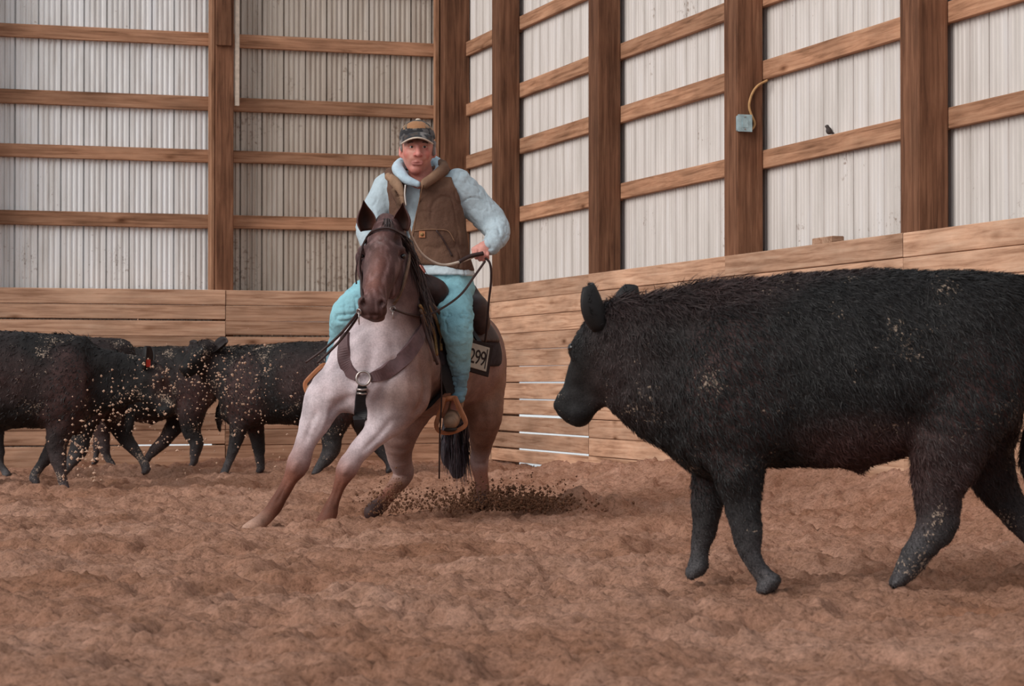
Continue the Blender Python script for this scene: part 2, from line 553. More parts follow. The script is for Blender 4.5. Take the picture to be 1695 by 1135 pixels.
def mat_wood(name, dark, mid, light, rnd=0.35, knots=True, stain=0.35):
    """sawn timber: grain along local X, knots, per-board tone"""
    m, nt, b = new_mat(name)
    tc = nd(nt, 'ShaderNodeTexCoord').outputs['Object']
    oi = nd(nt, 'ShaderNodeObjectInfo').outputs['Random']
    sc = nd(nt, 'ShaderNodeVectorMath', operation='ADD')
    mu = nd(nt, 'ShaderNodeMath', operation='MULTIPLY'); mu.inputs[1].default_value = 37.0
    nt.links.new(oi, mu.inputs[0]); nt.links.new(tc, sc.inputs[0])
    cb = nd(nt, 'ShaderNodeCombineXYZ')
    for i in range(3): nt.links.new(mu.outputs[0], cb.inputs[i])
    nt.links.new(cb.outputs[0], sc.inputs[1])
    mp = nd(nt, 'ShaderNodeMapping'); mp.inputs['Scale'].default_value = (1.1, 22, 22)
    nt.links.new(sc.outputs[0], mp.inputs['Vector'])
    g = noise_node(nt, mp.outputs[0], 1.6, 7, 0.62, 0.6)
    c = ramp(nt, g, [(0.28, dark), (0.5, mid), (0.74, light)])
    mp2 = nd(nt, 'ShaderNodeMapping'); mp2.inputs['Scale'].default_value = (1.3, 4, 4)
    nt.links.new(sc.outputs[0], mp2.inputs['Vector'])
    s = noise_node(nt, mp2.outputs[0], 1.7, 5, 0.6)
    c = mixc(nt, c, ramp(nt, s, [(0.3, (1 - stain,) * 3), (0.7, (1 + stain * .45,) * 3)]), 1.0, 'MULTIPLY')
    if knots:
        mp3 = nd(nt, 'ShaderNodeMapping'); mp3.inputs['Scale'].default_value = (2.0, 5.0, 5.0)
        nt.links.new(sc.outputs[0], mp3.inputs['Vector'])
        v = nd(nt, 'ShaderNodeTexVoronoi'); v.inputs['Scale'].default_value = 0.95
        nt.links.new(mp3.outputs[0], v.inputs['Vector'])
        c = mixc(nt, c, ramp(nt, v.outputs['Distance'], [(0.03, (0.35, 0.28, 0.24)), (0.09, (0.75, 0.7, 0.66)), (0.16, (1, 1, 1))]), 1.0, 'MULTIPLY')
    mr = nd(nt, 'ShaderNodeMapRange'); mr.inputs['To Min'].default_value = 1 - rnd; mr.inputs['To Max'].default_value = 1 + rnd * .7
    nt.links.new(oi, mr.inputs['Value'])
    hs = nd(nt, 'ShaderNodeHueSaturation'); nt.links.new(mr.outputs[0], hs.inputs['Value']); nt.links.new(c, hs.inputs['Color'])
    nt.links.new(hs.outputs[0], b.inputs['Base Color'])
    b.inputs['Roughness'].default_value = 0.85; b.inputs['Specular IOR Level'].default_value = 0.15
    bump(nt, b, g, 0.35, 0.004)
    return m

def mat_siding(name='painted_steel', cols=((196, 186, 178), (218, 212, 208), (228, 226, 226)), dust=(.37, .45)):
    m, nt, b = new_mat(name)
    tc = nd(nt, 'ShaderNodeTexCoord').outputs['Object']
    oi = nd(nt, 'ShaderNodeObjectInfo').outputs['Random']
    ad = nd(nt, 'ShaderNodeVectorMath', operation='ADD'); nt.links.new(tc, ad.inputs[0]); nt.links.new(oi, ad.inputs[1])
    mp = nd(nt, 'ShaderNodeMapping'); mp.inputs['Scale'].default_value = (6, 6, 0.8); nt.links.new(ad.outputs[0], mp.inputs['Vector'])
    f = noise_node(nt, mp.outputs[0], 1.5, 6, 0.6)
    c = ramp(nt, f, [(0.3, C(*cols[0])), (0.55, C(*cols[1])), (0.8, C(*cols[2]))])
    sp = noise_node(nt, ad.outputs[0], 26, 4, 0.65); sp2 = noise_node(nt, ad.outputs[0], 1.4, 3, 0.5)
    ml = nd(nt, 'ShaderNodeMath', operation='MULTIPLY'); nt.links.new(sp, ml.inputs[0]); nt.links.new(sp2, ml.inputs[1])
    c = mixc(nt, c, C(128, 104, 88), ramp(nt, ml.outputs[0], [(dust[0], (0, 0, 0)), (dust[1], (.8, .8, .8))]))
    nt.links.new(c, b.inputs['Base Color'])
    b.inputs['Roughness'].default_value = 0.5; b.inputs['Specular IOR Level'].default_value = 0.35
    return m

def mat_dirt():
    m, nt, b = new_mat('arena_dirt')
    tc = nd(nt, 'ShaderNodeTexCoord').outputs['Object']
    a = noise_node(nt, tc, 0.9, 5, 0.6); f = noise_node(nt, tc, 62, 8, 0.72); g = noise_node(nt, tc, 9, 5, 0.6)
    c = ramp(nt, a, [(0.3, C(158, 113, 89)), (0.7, C(190, 147, 125))])
    c = mixc(nt, c, ramp(nt, f, [(0.30, (0.42, 0.38, 0.36)), (0.48, (0.95, 0.95, 0.95)), (0.72, (1.38, 1.38, 1.42))]), 1.0, 'MULTIPLY')
    c = mixc(nt, c, ramp(nt, g, [(0.3, (0.78, 0.74, 0.7)), (0.65, (1.08, 1.08, 1.1))]), 1.0, 'MULTIPLY')
    nt.links.new(c, b.inputs['Base Color'])
    b.inputs['Roughness'].default_value = 0.95; b.inputs['Specular IOR Level'].default_value = 0.1
    bump(nt, b, f, 0.9, 0.016)
    return m

M = {
    'girt': mat_wood('girt_timber', C(116, 80, 58), C(174, 128, 100), C(196, 152, 122), 0.22, True, 0.3),
    'post': mat_wood('post_timber', C(80, 52, 38), C(118, 80, 60), C(146, 104, 80), 0.2, False, 0.35),
    'board': mat_wood('board_timber', C(142, 102, 78), C(196, 154, 127), C(214, 177, 151), 0.22, True, 0.28),
    'siding': mat_siding('painted_steel', ((216, 211, 207), (238, 236, 235), (244, 244, 247))),
    'siding_right': mat_siding('right_painted_steel', ((194, 186, 180), (212, 204, 199), (219, 214, 213)), (.36, .44)),  # right-wall copy of the siding in a darker tone
    'dusty': mat_siding('dusty_painted_steel', ((176, 160, 146), (198, 186, 174), (208, 198, 190)), (.31, .40)),
    'dirt': mat_dirt(),
    'snow': mat_plain('pale_gravel', C(235, 235, 235), 0.9, var=0.1, scale=3),
    'hide': mat_vcol('cattle_hide', 0.7, 0.5, 14, 0.4, 0.01, 0.25, fine=(160, 0.5), specks=(C(158, 138, 122), 85.0, 0.365)),
    'fur': mat_vcol('cattle_fur', 0.6, 0.35, 5, 0.0, spec=0.35),
    'coat': mat_vcol('roan_coat', 0.62, 0.24, 13, 0.25, 0.008, 0.22, fine=(120, 0.13)),
    'mane': mat_vcol('horse_hair', 0.5, 0.3, 10, 0.0, spec=0.4),
    'skin': mat_vcol('skin', 0.5, 0.12, 60, 0.15, 0.002, 0.4),
    'cloth': mat_vcol('cloth', 0.9, 0.12, 28, 0.5, 0.012, 0.1, sheen=0.1, fine=(400, 0.06)),
    'denim': mat_vcol('denim', 0.9, 0.16, 14, 0.6, 0.016, 0.1, fine=(300, 0.08)),
    'canvas': mat_vcol('canvas', 0.9, 0.22, 16, 0.6, 0.014, 0.1, fine=(300, 0.1)),
    'leather': mat_plain('dark_leather', C(58, 40, 38), 0.5, var=0.4, scale=25, bmp=0.3),
    'collar': mat_plain('mauve_leather', C(96, 72, 74), 0.6, var=0.3, scale=30, bmp=0.3),
    'black': mat_plain('black_leather', C(28, 25, 28), 0.55, var=0.4, scale=30),
    'tan': mat_plain('tan_leather', C(170, 108, 72), 0.5, var=0.3, scale=18),
    'gold': mat_plain('gold_rope', C(150, 116, 74), 0.7, var=0.4, scale=60),
    'seam': mat_plain('seam_thread', C(134, 100, 78), 0.8, var=0.2),
    'beads': mat_plain('worn_rawhide', C(112, 90, 76), 0.7, var=0.4, scale=60),
    'boot': mat_plain('boot_leather', C(132, 104, 84), 0.6, var=0.35, scale=25),
    'sole': mat_plain('boot_sole', C(44, 36, 32), 0.8),
    'pad': mat_plain('saddle_pad_wool', C(52, 44, 46), 0.95, var=0.4, scale=40, bmp=0.5),
    'steel': mat_plain('worn_steel', C(176, 164, 160), 0.35, 0.9, var=0.2, scale=40),
    'box': mat_plain('galvanized_box', C(168, 190, 196), 0.45, 0.5, var=0.3, scale=30),
    'wire': mat_plain('tan_cable', C(178, 136, 92), 0.6),
    'plate': mat_plain('cream_plate', C(176, 158, 142), 0.7, var=0.12),
    'ink': mat_plain('dark_ink', C(44, 28, 24), 0.8, var=0.1),
    'pale': mat_plain('pale_wood_strip', C(206, 188, 172), 0.8, var=0.2),
    'eye': mat_plain('dark_eye', C(16, 12, 12), 0.08, var=0.1, bmp=0, spec=0.7),
    'white': mat_plain('eye_white', C(205, 195, 188), 0.25, var=0.05, bmp=0),
    'tagred': mat_plain('red_tag', C(206, 62, 44), 0.5, var=0.1),
    'clod': mat_plain('pale_clod', C(186, 152, 130), 0.95, var=0.35, scale=12),
    'darkclod': mat_plain('dark_clod', C(112, 78, 58), 0.95, var=0.45, scale=12),
    'hoof': mat_plain('hoof_horn', C(128, 100, 86), 0.7, var=0.3),
    'bird': mat_plain('dark_feather', C(70, 62, 60), 0.8, var=0.3),
}
# ------------------------------------------------------------------ walls
AX, AY = 0.3119, 0.9501
_c = P(735, 633, 23.8)
CORNER = np.array([_c[0], 23.8, 0.0])
BACK = dict(x=np.array([AY, AX, 0]), y=np.array([-AX, AY, 0]), rot=math.atan2(AX, AY))        # local x to the right, y outward
RIGHT = dict(x=np.array([AX, -AY, 0]), y=np.array([AY, AX, 0]), rot=math.atan2(-AY, AX))      # local x towards the camera, y outward

def wall_t(wall, px, off=0.0):
    """distance along a wall where the sight line of column px meets the plane at outward offset off"""
    o = CORNER + wall['y'] * off
    d = np.array([(px - W / 2) / F, 1.0])
    A = np.array([[d[0], -wall['x'][0]], [d[1], -wall['x'][1]]])
    s, t = np.linalg.solve(A, o[:2])
    return t

BT = 1.73                       # height of the board wall
GIRTS = (2.44, 3.10, 3.64, 4.29, 4.92, 5.55)
ROW = 0.156

wall_back = empty('wall_back', CORNER, kind='structure', rotz=BACK['rot'])
wall_right = empty('wall_right', CORNER, kind='structure', rotz=RIGHT['rot'])
wall_back['label'] = 'steel-sided back wall on timber posts above plank kickboards'
wall_right['label'] = 'steel-sided right wall on timber posts above plank kickboards'

_cache = {}
def timber(name, parent, mat, x0, x1, y0, y1, z0, z1, tilt=0.0, lean=0.0):
    L, D, Hh = x1 - x0, y1 - y0, z1 - z0
    key = (name, round(L, 2), round(D, 3), round(Hh, 3))
    if key not in _cache:
        mb = MB()
        if Hh > L: mb.box((0, 0, 0), (Hh, D, L), None, 0.006)
        else: mb.box((0, 0, 0), (L, D, Hh), None, 0.005)
        _cache[key] = mesh_data(name, np.concatenate(mb.v), mb.f, mat, smooth=False)
    o = bpy.data.objects.new(name, _cache[key]); COL.objects.link(o)
    o.parent = parent
    o.location = ((x0 + x1) / 2 * SC, (y0 + y1) / 2 * SC, (z0 + z1) / 2 * SC)
    o.rotation_euler = (lean, math.pi / 2 if Hh > L else tilt, 0)
    return o

PITCH_R = 0.2265
def panel_mesh(z0, z1, n=4, dp=.042, dm=.017, mat='siding'):
    """ribbed steel panel: deep rib every pitch, two low ribs between"""
    prof = []
    for k in range(n):
        x = k * PITCH_R; p = PITCH_R
        prof += [(x, 0.0), (x + .003, dp), (x + .016, dp), (x + .021, 0)]
        for q in (.31, .54, .77):
            prof += [(x + q * p - .016, 0), (x + q * p - .008, dm), (x + q * p + .010, dm), (x + q * p + .020, 0)]
    prof.append((n * PITCH_R + .006, 0.002))
    v, f = [], []
    for z in (z0, z1):
        for x, y in prof: v.append((x, y, z))
    m = len(prof)
    for z in (z0, z1):
        for x, y in prof: v.append((x, y + .003, z))
    for i in range(m - 1):
        f.append((i, i + 1, m + i + 1, m + i)); f.append((2 * m + i, 3 * m + i, 3 * m + i + 1, 2 * m + i + 1))
    f += [(0, m, 3 * m, 2 * m), (m - 1, 3 * m - 1, 4 * m - 1, 2 * m - 1)]
    return mesh_data('metal_panel', v, f, M[mat], smooth=False)

_pm = {}
def panels(parent, x0, x1, off, open_px, dp=.042, dm=.017, mat=lambda x: 'siding'):
    """open_px: (from, to, z0, z1) stretches where the sheet is missing between two heights"""
    x = x0
    while x < x1 - 0.05:
        mid = x + 2 * PITCH_R
        op = [(z0, z1) for a, b, z0, z1 in open_px if a - .45 < mid < b + .45]
        spans = [(0.0, 5.6)] if not op else [(a, b) for a, b in ((0.0, op[0][0]), (op[0][1], 5.6)) if b - a > .05]
        for sp in spans:
            key = (*sp, dp, mat(mid))
            if key not in _pm: _pm[key] = panel_mesh(*sp, 4, dp, dm, mat(mid))
            o = bpy.data.objects.new('metal_panel', _pm[key]); COL.objects.link(o)
            o.parent = parent; o.location = (x * SC, off * SC, 0)
        x += 4 * PITCH_R

SID = 0.30
# back wall: posts by photo column
bp = [(wall_t(BACK, 357, .05), wall_t(BACK, 386, .05)), (wall_t(BACK, 735, .05), wall_t(BACK, 777, .05))]
step = bp[1][0] - bp[0][0]
bp.insert(0, (bp[0][0] - step - 0.02, bp[0][1] - step - 0.02))
bp.insert(0, (bp[0][0] - step, bp[0][1] - step))
x_left = bp[2][0] + .06 - 6 * 4 * PITCH_R
panels(wall_back, x_left, 0.30, SID, [(wall_t(BACK, 465, .3), wall_t(BACK, 540, .3), 1.32, 1.50), (wall_t(BACK, 218, .3), wall_t(BACK, 238, .3), .1, .32)], mat=lambda x: 'dusty' if x > bp[2][0] - .1 else 'siding')
for a, b in bp: timber('post', wall_back, M['post'], a, b, .045, .25, 0, 5.6)
for i in range(len(bp) - 1):
    for gz in GIRTS: timber('girt', wall_back, M['girt'], bp[i][0] + .05, bp[i + 1][1] - .05, .252, .294, gz - .066 + random.uniform(-.012, .012), gz + .066)
timber('splice_board', wall_back, M['post'], bp[2][0] - .01, bp[2][1] - .03, .012, .043, 4.2, 5.6)
timber('nailer', wall_back, M['girt'], bp[2][0] - .045, bp[2][0] - .004, .10, .25, 1.72, 5.5)
timber('pale_strip', wall_back, M['pale'], bp[2][1] + .012, bp[2][1] + .062, .06, .085, 3.6, 5.6)
timber('jamb_strip', wall_back, M['girt'], bp[3][0] - .06, bp[3][0] - .01, .19, .25, 1.72, 5.5)

# right wall
rp = []
for px in (814, 974, 1199, 1491):
    t = wall_t(RIGHT, px, .045); rp.append((t, t + .245))
rp.append((rp[-1][0] + 2.85, rp[-1][1] + 2.85)); rp.append((rp[-1][0] + 2.85, rp[-1][1] + 2.85))
op_r = (wall_t(RIGHT, 800, .3), wall_t(RIGHT, 985, .3), 0.0, 1.24)
panels(wall_right, -0.30, rp[-1][1], SID, [op_r], .014, .006, lambda x: 'siding_right')
for a, b in rp: timber('post', wall_right, M['post'], a, b, .045, .25, 0, 5.6)
edges = [(-.3, -.2)] + rp
for i in range(len(edges) - 1):
    for gz in GIRTS: timber('girt', wall_right, M['girt'], edges[i][0] + .05, edges[i + 1][1] - .05, .252, .294, gz - .072 + random.uniform(-.012, .012), gz + .066)

# kick boards: rows of planks nailed to the posts; a few bays let daylight through the joints
def boards(parent, x0, x1, gaps, bottom=-.08):
    z = BT
    r = 0
    while z > 0.04:
        gap = gaps.get(r, random.uniform(.002, .005))
        zb = z - ROW + gap
        j = random.uniform(-.004, .004)
        if zb < .10: zb = bottom
        o = timber('kick_board', parent, M['board'], x0 + .003 + random.uniform(0, .006), x1 - .003, j, .043 + j, zb, z, tilt=random.uniform(-.0012, .0012))
        z -= ROW; r += 1
cb = [b0 + .5 * (b1 - b0) for b0, b1 in bp]
boards(wall_back, cb[0], cb[1], {})
boards(wall_back, cb[1], cb[2], {1: .016, 10: .012, 9: .014})
boards(wall_back, cb[2], 0.0, {2: .018})
rc = [0.02] + [a + .5 * (b - a) for a, b in rp]
boards(wall_right, rc[0], rc[1], {5: .012, 6: .010, 7: .02})
boards(wall_right, rc[1], rc[2], {5: .013, 6: .011, 7: .022, 8: .017, 9: .017, 10: .02}, bottom=.055)
for i in range(2, len(rc) - 1): boards(wall_right, rc[i], rc[i + 1], {})
timber('kick_board', wall_back, M['board'], cb[1] + .1, cb[2] - .1, .045, .24, BT - .03, BT - .004)
# ledge planks behind the top boards
for i in range(1, len(rc) - 1):
    timber('ledge_board', wall_right, M['post'], rc[i] + .14, rc[i + 1] - .14, .05, .245, BT - .05, BT - .012)

# ------------------------------------------------------------------ ground
def dirt_height(x, y):
    z = 0.030 * noise2(x * 1.1, y * 1.1, 1) + 0.030 * noise2(x * 2.3 + 3, y * 2.3, 2)
    wx, wy = x + .06 * noise2(x * 5, y * 5, 21), y + .06 * noise2(x * 5 + 9, y * 5, 22)
    z = z + 0.026 * noise2(wx * 5.1, wy * 4.6, 3)
    b = np.abs(noise2(wx * 9.0, wy * 8.4, 4)); z = z + 0.040 * np.sqrt(b + .01) - .022
    c = np.abs(noise2(wx * 21.0, wy * 20.0, 14)); z = z + 0.024 * np.sqrt(c + .01) - .014
    z = z + 0.013 * noise2(x * 37.0, y * 35.0, 5) + 0.007 * noise2(x * 71.0, y * 66.0, 6)
    pit = noise2(wx * 2.3 + 7, wy * 2.8 + 1, 8); z = z - 0.085 * np.clip(pit - .32, 0, .35) * 1.8
    pit = noise2(wx * 3.6 + 2, wy * 4.4 + 5, 9); z = z - 0.075 * np.clip(pit - .36, 0, .3) * 1.8
    fx, fy = x - .35, y - 14.45          # furrow torn open behind the horse
    z = z - .012 + .075 * np.exp(-(fx / .55) ** 2 - (fy / .16) ** 2) * (1 + .8 * noise2(x * 17, y * 17, 31)) - .05 * np.exp(-((fx + .35) / .6) ** 2 - ((fy - .25) / .2) ** 2)
    # bank thrown up against the right wall
    t = (x - CORNER[0]) * AX + (y - CORNER[1]) * -AY
    o = (x - CORNER[0]) * AY + (y - CORNER[1]) * AX
    bank = np.interp(t, [0, 2, 4, 7.5, 14], [0.02, .06, .12, .235, .30])
    z = z + bank * np.clip(1 + (o + 0.02) / 1.3, 0, 1) ** 2
    return z

xs = np.arange(-7.5, 5.2, 0.021)
ys = [5.2]
while ys[-1] < 24.6: ys.append(ys[-1] + max(0.013, 0.0019 * ys[-1]))
ys = np.array(ys)
GX, GY = np.meshgrid(xs, ys)
GX = GX + 0; GZ = dirt_height(GX, GY)
nx, ny = len(xs), len(ys)
ii = (np.arange(ny - 1)[:, None] * nx + np.arange(nx - 1)[None, :]).ravel()
FQ = np.stack([ii, ii + 1, ii + nx + 1, ii + nx], 1)
V0 = np.stack([GX.ravel(), GY.ravel(), GZ.ravel()], 1)
oR = (V0[:, 0] - CORNER[0]) * AY + (V0[:, 1] - CORNER[1]) * AX
oB = (V0[:, 0] - CORNER[0]) * -AX + (V0[:, 1] - CORNER[1]) * AY
ok = (oR < .10) & (oB < .10)
FQ = FQ[ok[FQ].all(1)]
used = np.zeros(len(V0), bool); used[FQ.ravel()] = True
rem = np.cumsum(used) - 1
add('floor', V0[used], rem[FQ], M['dirt'], loc=(0, 0, 0), kind='structure', label='loose brown arena dirt churned by hooves')
# the rest of the arena floor around and behind the camera, and the pale ground outside
mb = MB(); mb.put([(-14, -8, -.02), (14, -8, -.02), (14, 5.25, -.02), (-14, 5.25, -.02), (-14, 25, -.06), (-7.4, 25, -.06), (-7.4, 5.25, -.02)], [(0, 1, 2, 3), (3, 6, 5, 4)])
mb.build('floor', M['dirt'], loc=(0, 0, 0), kind='structure', label='flat brown dirt in front of the churned arena dirt')
mb = MB(); mb.box((0, 15, -.30), (160, 160, .2)); mb.build('ground_outside', M['snow'], kind='structure', label='pale ground outside the building')

# small things fixed to the right wall
def right_pt(px, py, off):
    t = wall_t(RIGHT, px, off); q = CORNER + RIGHT['x'] * t + RIGHT['y'] * off
    return P(px, py, q[1])
c = right_pt(1227, 202, .03); rotR = np.stack([RIGHT['x'], RIGHT['y'], [0, 0, 1]], 1)
t3 = rp[2][1]; cz = c[2]
def rloc(t, off, z): return CORNER + RIGHT['x'] * t + RIGHT['y'] * off + np.array([0, 0, z])
eb = empty('junction_box', rloc(t3, .1, cz - .06), 'small grey-blue metal junction box screwed to the third post of the right wall', 'junction box')
mb = MB(); mb.box(rloc(t3 + .022, .085, cz), (.045, .10, .115), rotR, .006); mb.build('body', M['box'], eb)
mb = MB(); mb.box(rloc(t3 + .047, .085, cz), (.006, .112, .125), rotR, .002)
mb.build('cover', M['box'], eb)
for dz in (-.045, .045):
    mb = MB(); mb.ball(rloc(t3 + .052, .085, cz + dz), .007, 6, 5); mb.build('screw', M['steel'], eb)
mb = MB(); mb.box(rloc(t3 + .052, .085, cz), (.006, .045, .065), rotR, .002); mb.build('socket', M['box'], eb)
def side_pt(px, py, t):
    """sight line meets the plane across the right wall at distance t along it"""
    o = CORNER + RIGHT['x'] * t; d = P(px, py, 10.0) - np.array([0, 0, CAMH]); k = np.dot(o, RIGHT['x']) / np.dot(d, RIGHT['x'])
    return np.array([0, 0, CAMH]) + d * k
t3b = rp[2][1] + .014
pts = [side_pt(*q, t3b) for q in ((1238, 216), (1246, 212), (1249, 203), (1243, 188), (1240, 176), (1242, 163), (1247, 151), (1254, 142))] + [side_pt(1262, 137, t3b + .03), side_pt(1270, 133, t3b + .09)]
mb = MB(); mb.tube(spline(pts, 6), .0095, 7); mb.build('cable', M['wire'], label='tan cable looping from the junction box up to a girt', cat='cable', smooth=True)
# block lying on the ledge, chip, small bird on a girt
t = wall_t(RIGHT, 1362, .06)
mb = MB(); mb.box(rloc(t, .10, BT + .025), (.30, .09, .05), rotR, .006)
mb.build('wood_block', M['board'], label='short wood offcut lying on top of the right kickboards', cat='wood block')
t_ = wall_t(RIGHT, 1373, .272); b = rloc(t_, .272, 2.44 + .072 + .028)
bird = empty('bird', b + np.array([0, 0, -.03]), 'tiny dark bird perched on a right-wall girt', 'bird')
cl = Clay(.006); cl.ell(b, (.022, .02, .026), k=.01); cl.ell(b + np.array([-.012, 0, .03]), (.014,) * 3, k=.01); cl.cone(b + np.array([.01, 0, -.01]), b + np.array([.045, 0, -.02]), .010, .005, .01); cl.cone(b + np.array([-.02, 0, .032]), b + np.array([-.038, 0, .03]), .005, .002, .005)
v, q = cl.mesh(1); add('body', v, q, M['bird'], bird)
# ------------------------------------------------------------------ cattle
K = 415.3
BLK, BRN, DUS = C(27, 24, 24), C(66, 44, 42), C(86, 82, 84)
def cx(px): return (1400 - px) / K
def cz_(py): return 0.8 - (py - 633) / K
def cpt(px, py, y): return np.array([cx(px), y, cz_(py)])

TORSO = [(1018, 512, 668, .085), (1054, 507, 702, .125), (1100, 494, 744, .17), (1150, 484, 786, .215), (1185, 473, 794, .235), (1225, 466, 782, .26), (1265, 462, 770, .285),
         (1330, 455, 768, .305), (1400, 452, 772, .315), (1450, 450, 766, .31), (1500, 450, 752, .295), (1560, 453, 742, .285), (1610, 459, 730, .27), (1650, 467, 712, .24), (1685, 474, 680, .185), (1708, 492, 640, .12), (1720, 520, 600, .05)]
LEGS = {
    'fl': [(1205, 700, 46), (1213, 765, 43), (1221, 825, 31), (1229, 878, 25), (1240, 918, 16.5), (1257, 944, 16.5), (1266, 960, 14)],
    'fr': [(1195, 720, 46), (1180, 800, 31), (1174, 868, 23), (1165, 905, 15.5), (1161, 928, 15.5), (1159, 944, 13)],
    'hl': [(1612, 620, 88), (1562, 730, 62), (1540, 806, 42), (1538, 858, 36), (1515, 900, 27), (1492, 930, 20), (1480, 948, 15)],
    'hr': [(1630, 660, 80), (1642, 755, 48), (1672, 822, 31), (1706, 866, 24), (1738, 908, 17), (1747, 930, 17), (1750, 946, 13)],
}
LEGY = {'fl': .15, 'fr': -.15, 'hl': .16, 'hr': -.16}

def make_cow(name, loc, heading, scale, label, legs=None, head=None, body_from=0, h=0.014, hairs=9000, hair_len=.035, tail=None, neck=None, seed=1, dust=0.0, ear_tag=False, group=None, shift=None, flip=1):
    """local frame: +x forward, +y the animal's left, z up; then scaled, turned and placed"""
    legs = {**LEGS, **(legs or {})}
    cl = Clay(h / scale)
    st = []
    for px, t, b, w in TORSO[body_from:]:
        zt, zb = cz_(t), cz_(b)
        st.append((cx(px), 0, (zt + zb) / 2, w, (zt - zb) / 2))
    cl.loft(st, 0, .05, BLK, power=2.25)
    # spine, hooks, shoulder and flank masses
    for s in (1, -1):
        cl.ell(cpt(1215, 640, s * .17), (.20, .12, .30), k=.08, col=BRN)
        cl.ell(cpt(1590, 560, s * .15), (.22, .14, .22), k=.08, col=BLK)
        cl.ell(cpt(1540, 480, s * .16), (.08, .07, .045), k=.06, col=BLK)
    cl.cone(cpt(1150, 492, 0), cpt(1680, 472, 0), .035, .04, .06, BLK)
    cl.cone(cpt(1410, 752, 0), cpt(1420, 770, 0), .05, .03, .05, BLK)
    for key, pts in legs.items():
        s = LEGY[key]
        ch = []
        for i, (px, py, r) in enumerate(pts):
            y = s * (1.0 if i > 0 else .8)
            ch.append((cpt(px, py, y), r / K))
        cols = [BRN, BLK, BLK] + [BLK * .65 + DUS * .35] * 9
        cl.chain(ch, .05 if key[0] == 'h' else .04, cols[:len(ch) - 1], flat=((0, 1, 0), .82))
        hx = ch[-1][0]
        for e in (1, -1):
            cl.cone(hx + np.array([-.012, e * .014, .012]), hx + np.array([.026, e * .022, -.022]), .031, .023, .012, DUS * .75)
    # head: a frame from poll to muzzle
    hd = dict(poll=cpt(1012, 528, 0.0), muz=cpt(946, 684, -.12), yaw=-35)
    if head: hd.update(head)
    poll, muz = np.asarray(hd['poll'], float), np.asarray(hd['muz'], float)
    ax = unit(muz - poll); Lh = np.linalg.norm(muz - poll)
    ya = math.radians(hd['yaw']); lat = np.array([-math.sin(ya), math.cos(ya), 0]); lat = unit(lat - ax * np.dot(lat, ax))
    fr = np.cross(lat, ax)                       # out of the forehead
    if np.dot(fr, (math.cos(ya), math.sin(ya), .2)) < 0: fr = -fr
    hp = lambda a, f, l=0: poll + ax * a * Lh + fr * f + lat * l
    Rh = np.stack([lat, fr, ax], 1)
    if neck:
        for a, b, ra, rb in neck: cl.cone(a, b, ra, rb, .10, BLK, flat=((0, 1, 0), .72))
    else:
        cl.cone(cpt(1110, 560, 0), hp(.12, -.06), .15, .10, .09, BLK)
        cl.cone(cpt(1090, 660, 0), hp(.45, -.10), .13, .09, .09, BLK)
    cl.ell(hp(.10, -.02), (.105, .085, .12), Rh, .05, BLK)
    cl.ell(hp(.30, .0), (.115, .085, .15), Rh, .05, BLK)
    cl.cone(hp(.30, .004), hp(.90, .006), .092, .068, .05, BLK, flat=(lat, .92))
    cl.cone(hp(.30, -.085), hp(.55, -.09), .085, .06, .05, BLK, flat=(lat, .85))
    cl.cone(hp(.42, -.085), hp(.94, -.052), .062, .046, .04, BLK)
    cl.cone(hp(.20, -.09), hp(.50, -.105), .07, .062, .05, BLK, flat=(lat, .8))
    cl.ell(hp(.955, .004), (.078, .056, .055), Rh, .03, C(24, 24, 26))
    cl.ell(hp(.96, -.05), (.055, .032, .05), Rh, .03, C(24, 24, 26))
    for s in (1, -1):
        cl.ell(hp(.36, .045, s * .085), (.035, .03, .045), Rh, .03, BLK)            # brow
        cl.ell(hp(.985, .045, s * .05), (.017, .022, .022), Rh, .012, op='-')        # nostril
    cl.chain([(hp(.78, -.040, -.083), .006), (hp(.98, -.030, -.055), .006), (hp(1.02, -.028, 0), .006), (hp(.98, -.030, .055), .006), (hp(.78, -.040, .083), .006)], .008, op='-')     # mouth line
    tl = tail or [(1698, 484, 20), (1716, 510, 14), (1722, 560, 11), (1720, 640, 10), (1712, 700, 14), (1706, 760, 18), (1708, 810, 8)]
    cl.chain([(cpt(a, b, 0.0), r / K) for a, b, r in tl], .03, BLK)
    cl.cone(hp(.86, .03, .055), hp(.96, .035, .06), .02, .018, .03, BLK); cl.cone(hp(.86, .03, -.055), hp(.96, .035, -.06), .02, .018, .03, BLK)
    V, Q = cl.mesh(2)
    rough = noise3(V * 9, seed)[:, None] * .008 + noise3(V * 28, seed + 3)[:, None] * .004
    V = V + normals(V, Q) * rough
    cols = cl.colours(V, BLK, .03)
    lo = np.clip((.42 - V[:, 2]) / .42, 0, 1)[:, None]
    cols = cols * (1 - lo * (.35 + dust)) + DUS * lo * (.35 + dust)
    bn = np.clip(noise3(V * 2.3, seed + 5), 0, 1)[:, None]
    cols = cols * (1 - bn * .7) + BRN * 1.15 * bn * .7
    ch, sh = math.cos(heading), math.sin(heading)
    RZ = np.array([[ch, -sh, 0], [sh, ch, 0], [0, 0, 1]])
    base = np.array(loc, float)
    off = np.array([shift or 0, 0, 0])
    T = lambda p: ((np.asarray(p, float) - off) * np.array([1, 1, 1]) * scale) @ RZ.T + base
    root = empty(name, base, label, 'calf' if group else 'cow', group)
    add('body', T(V), Q, M['hide'], root, cols=cols)
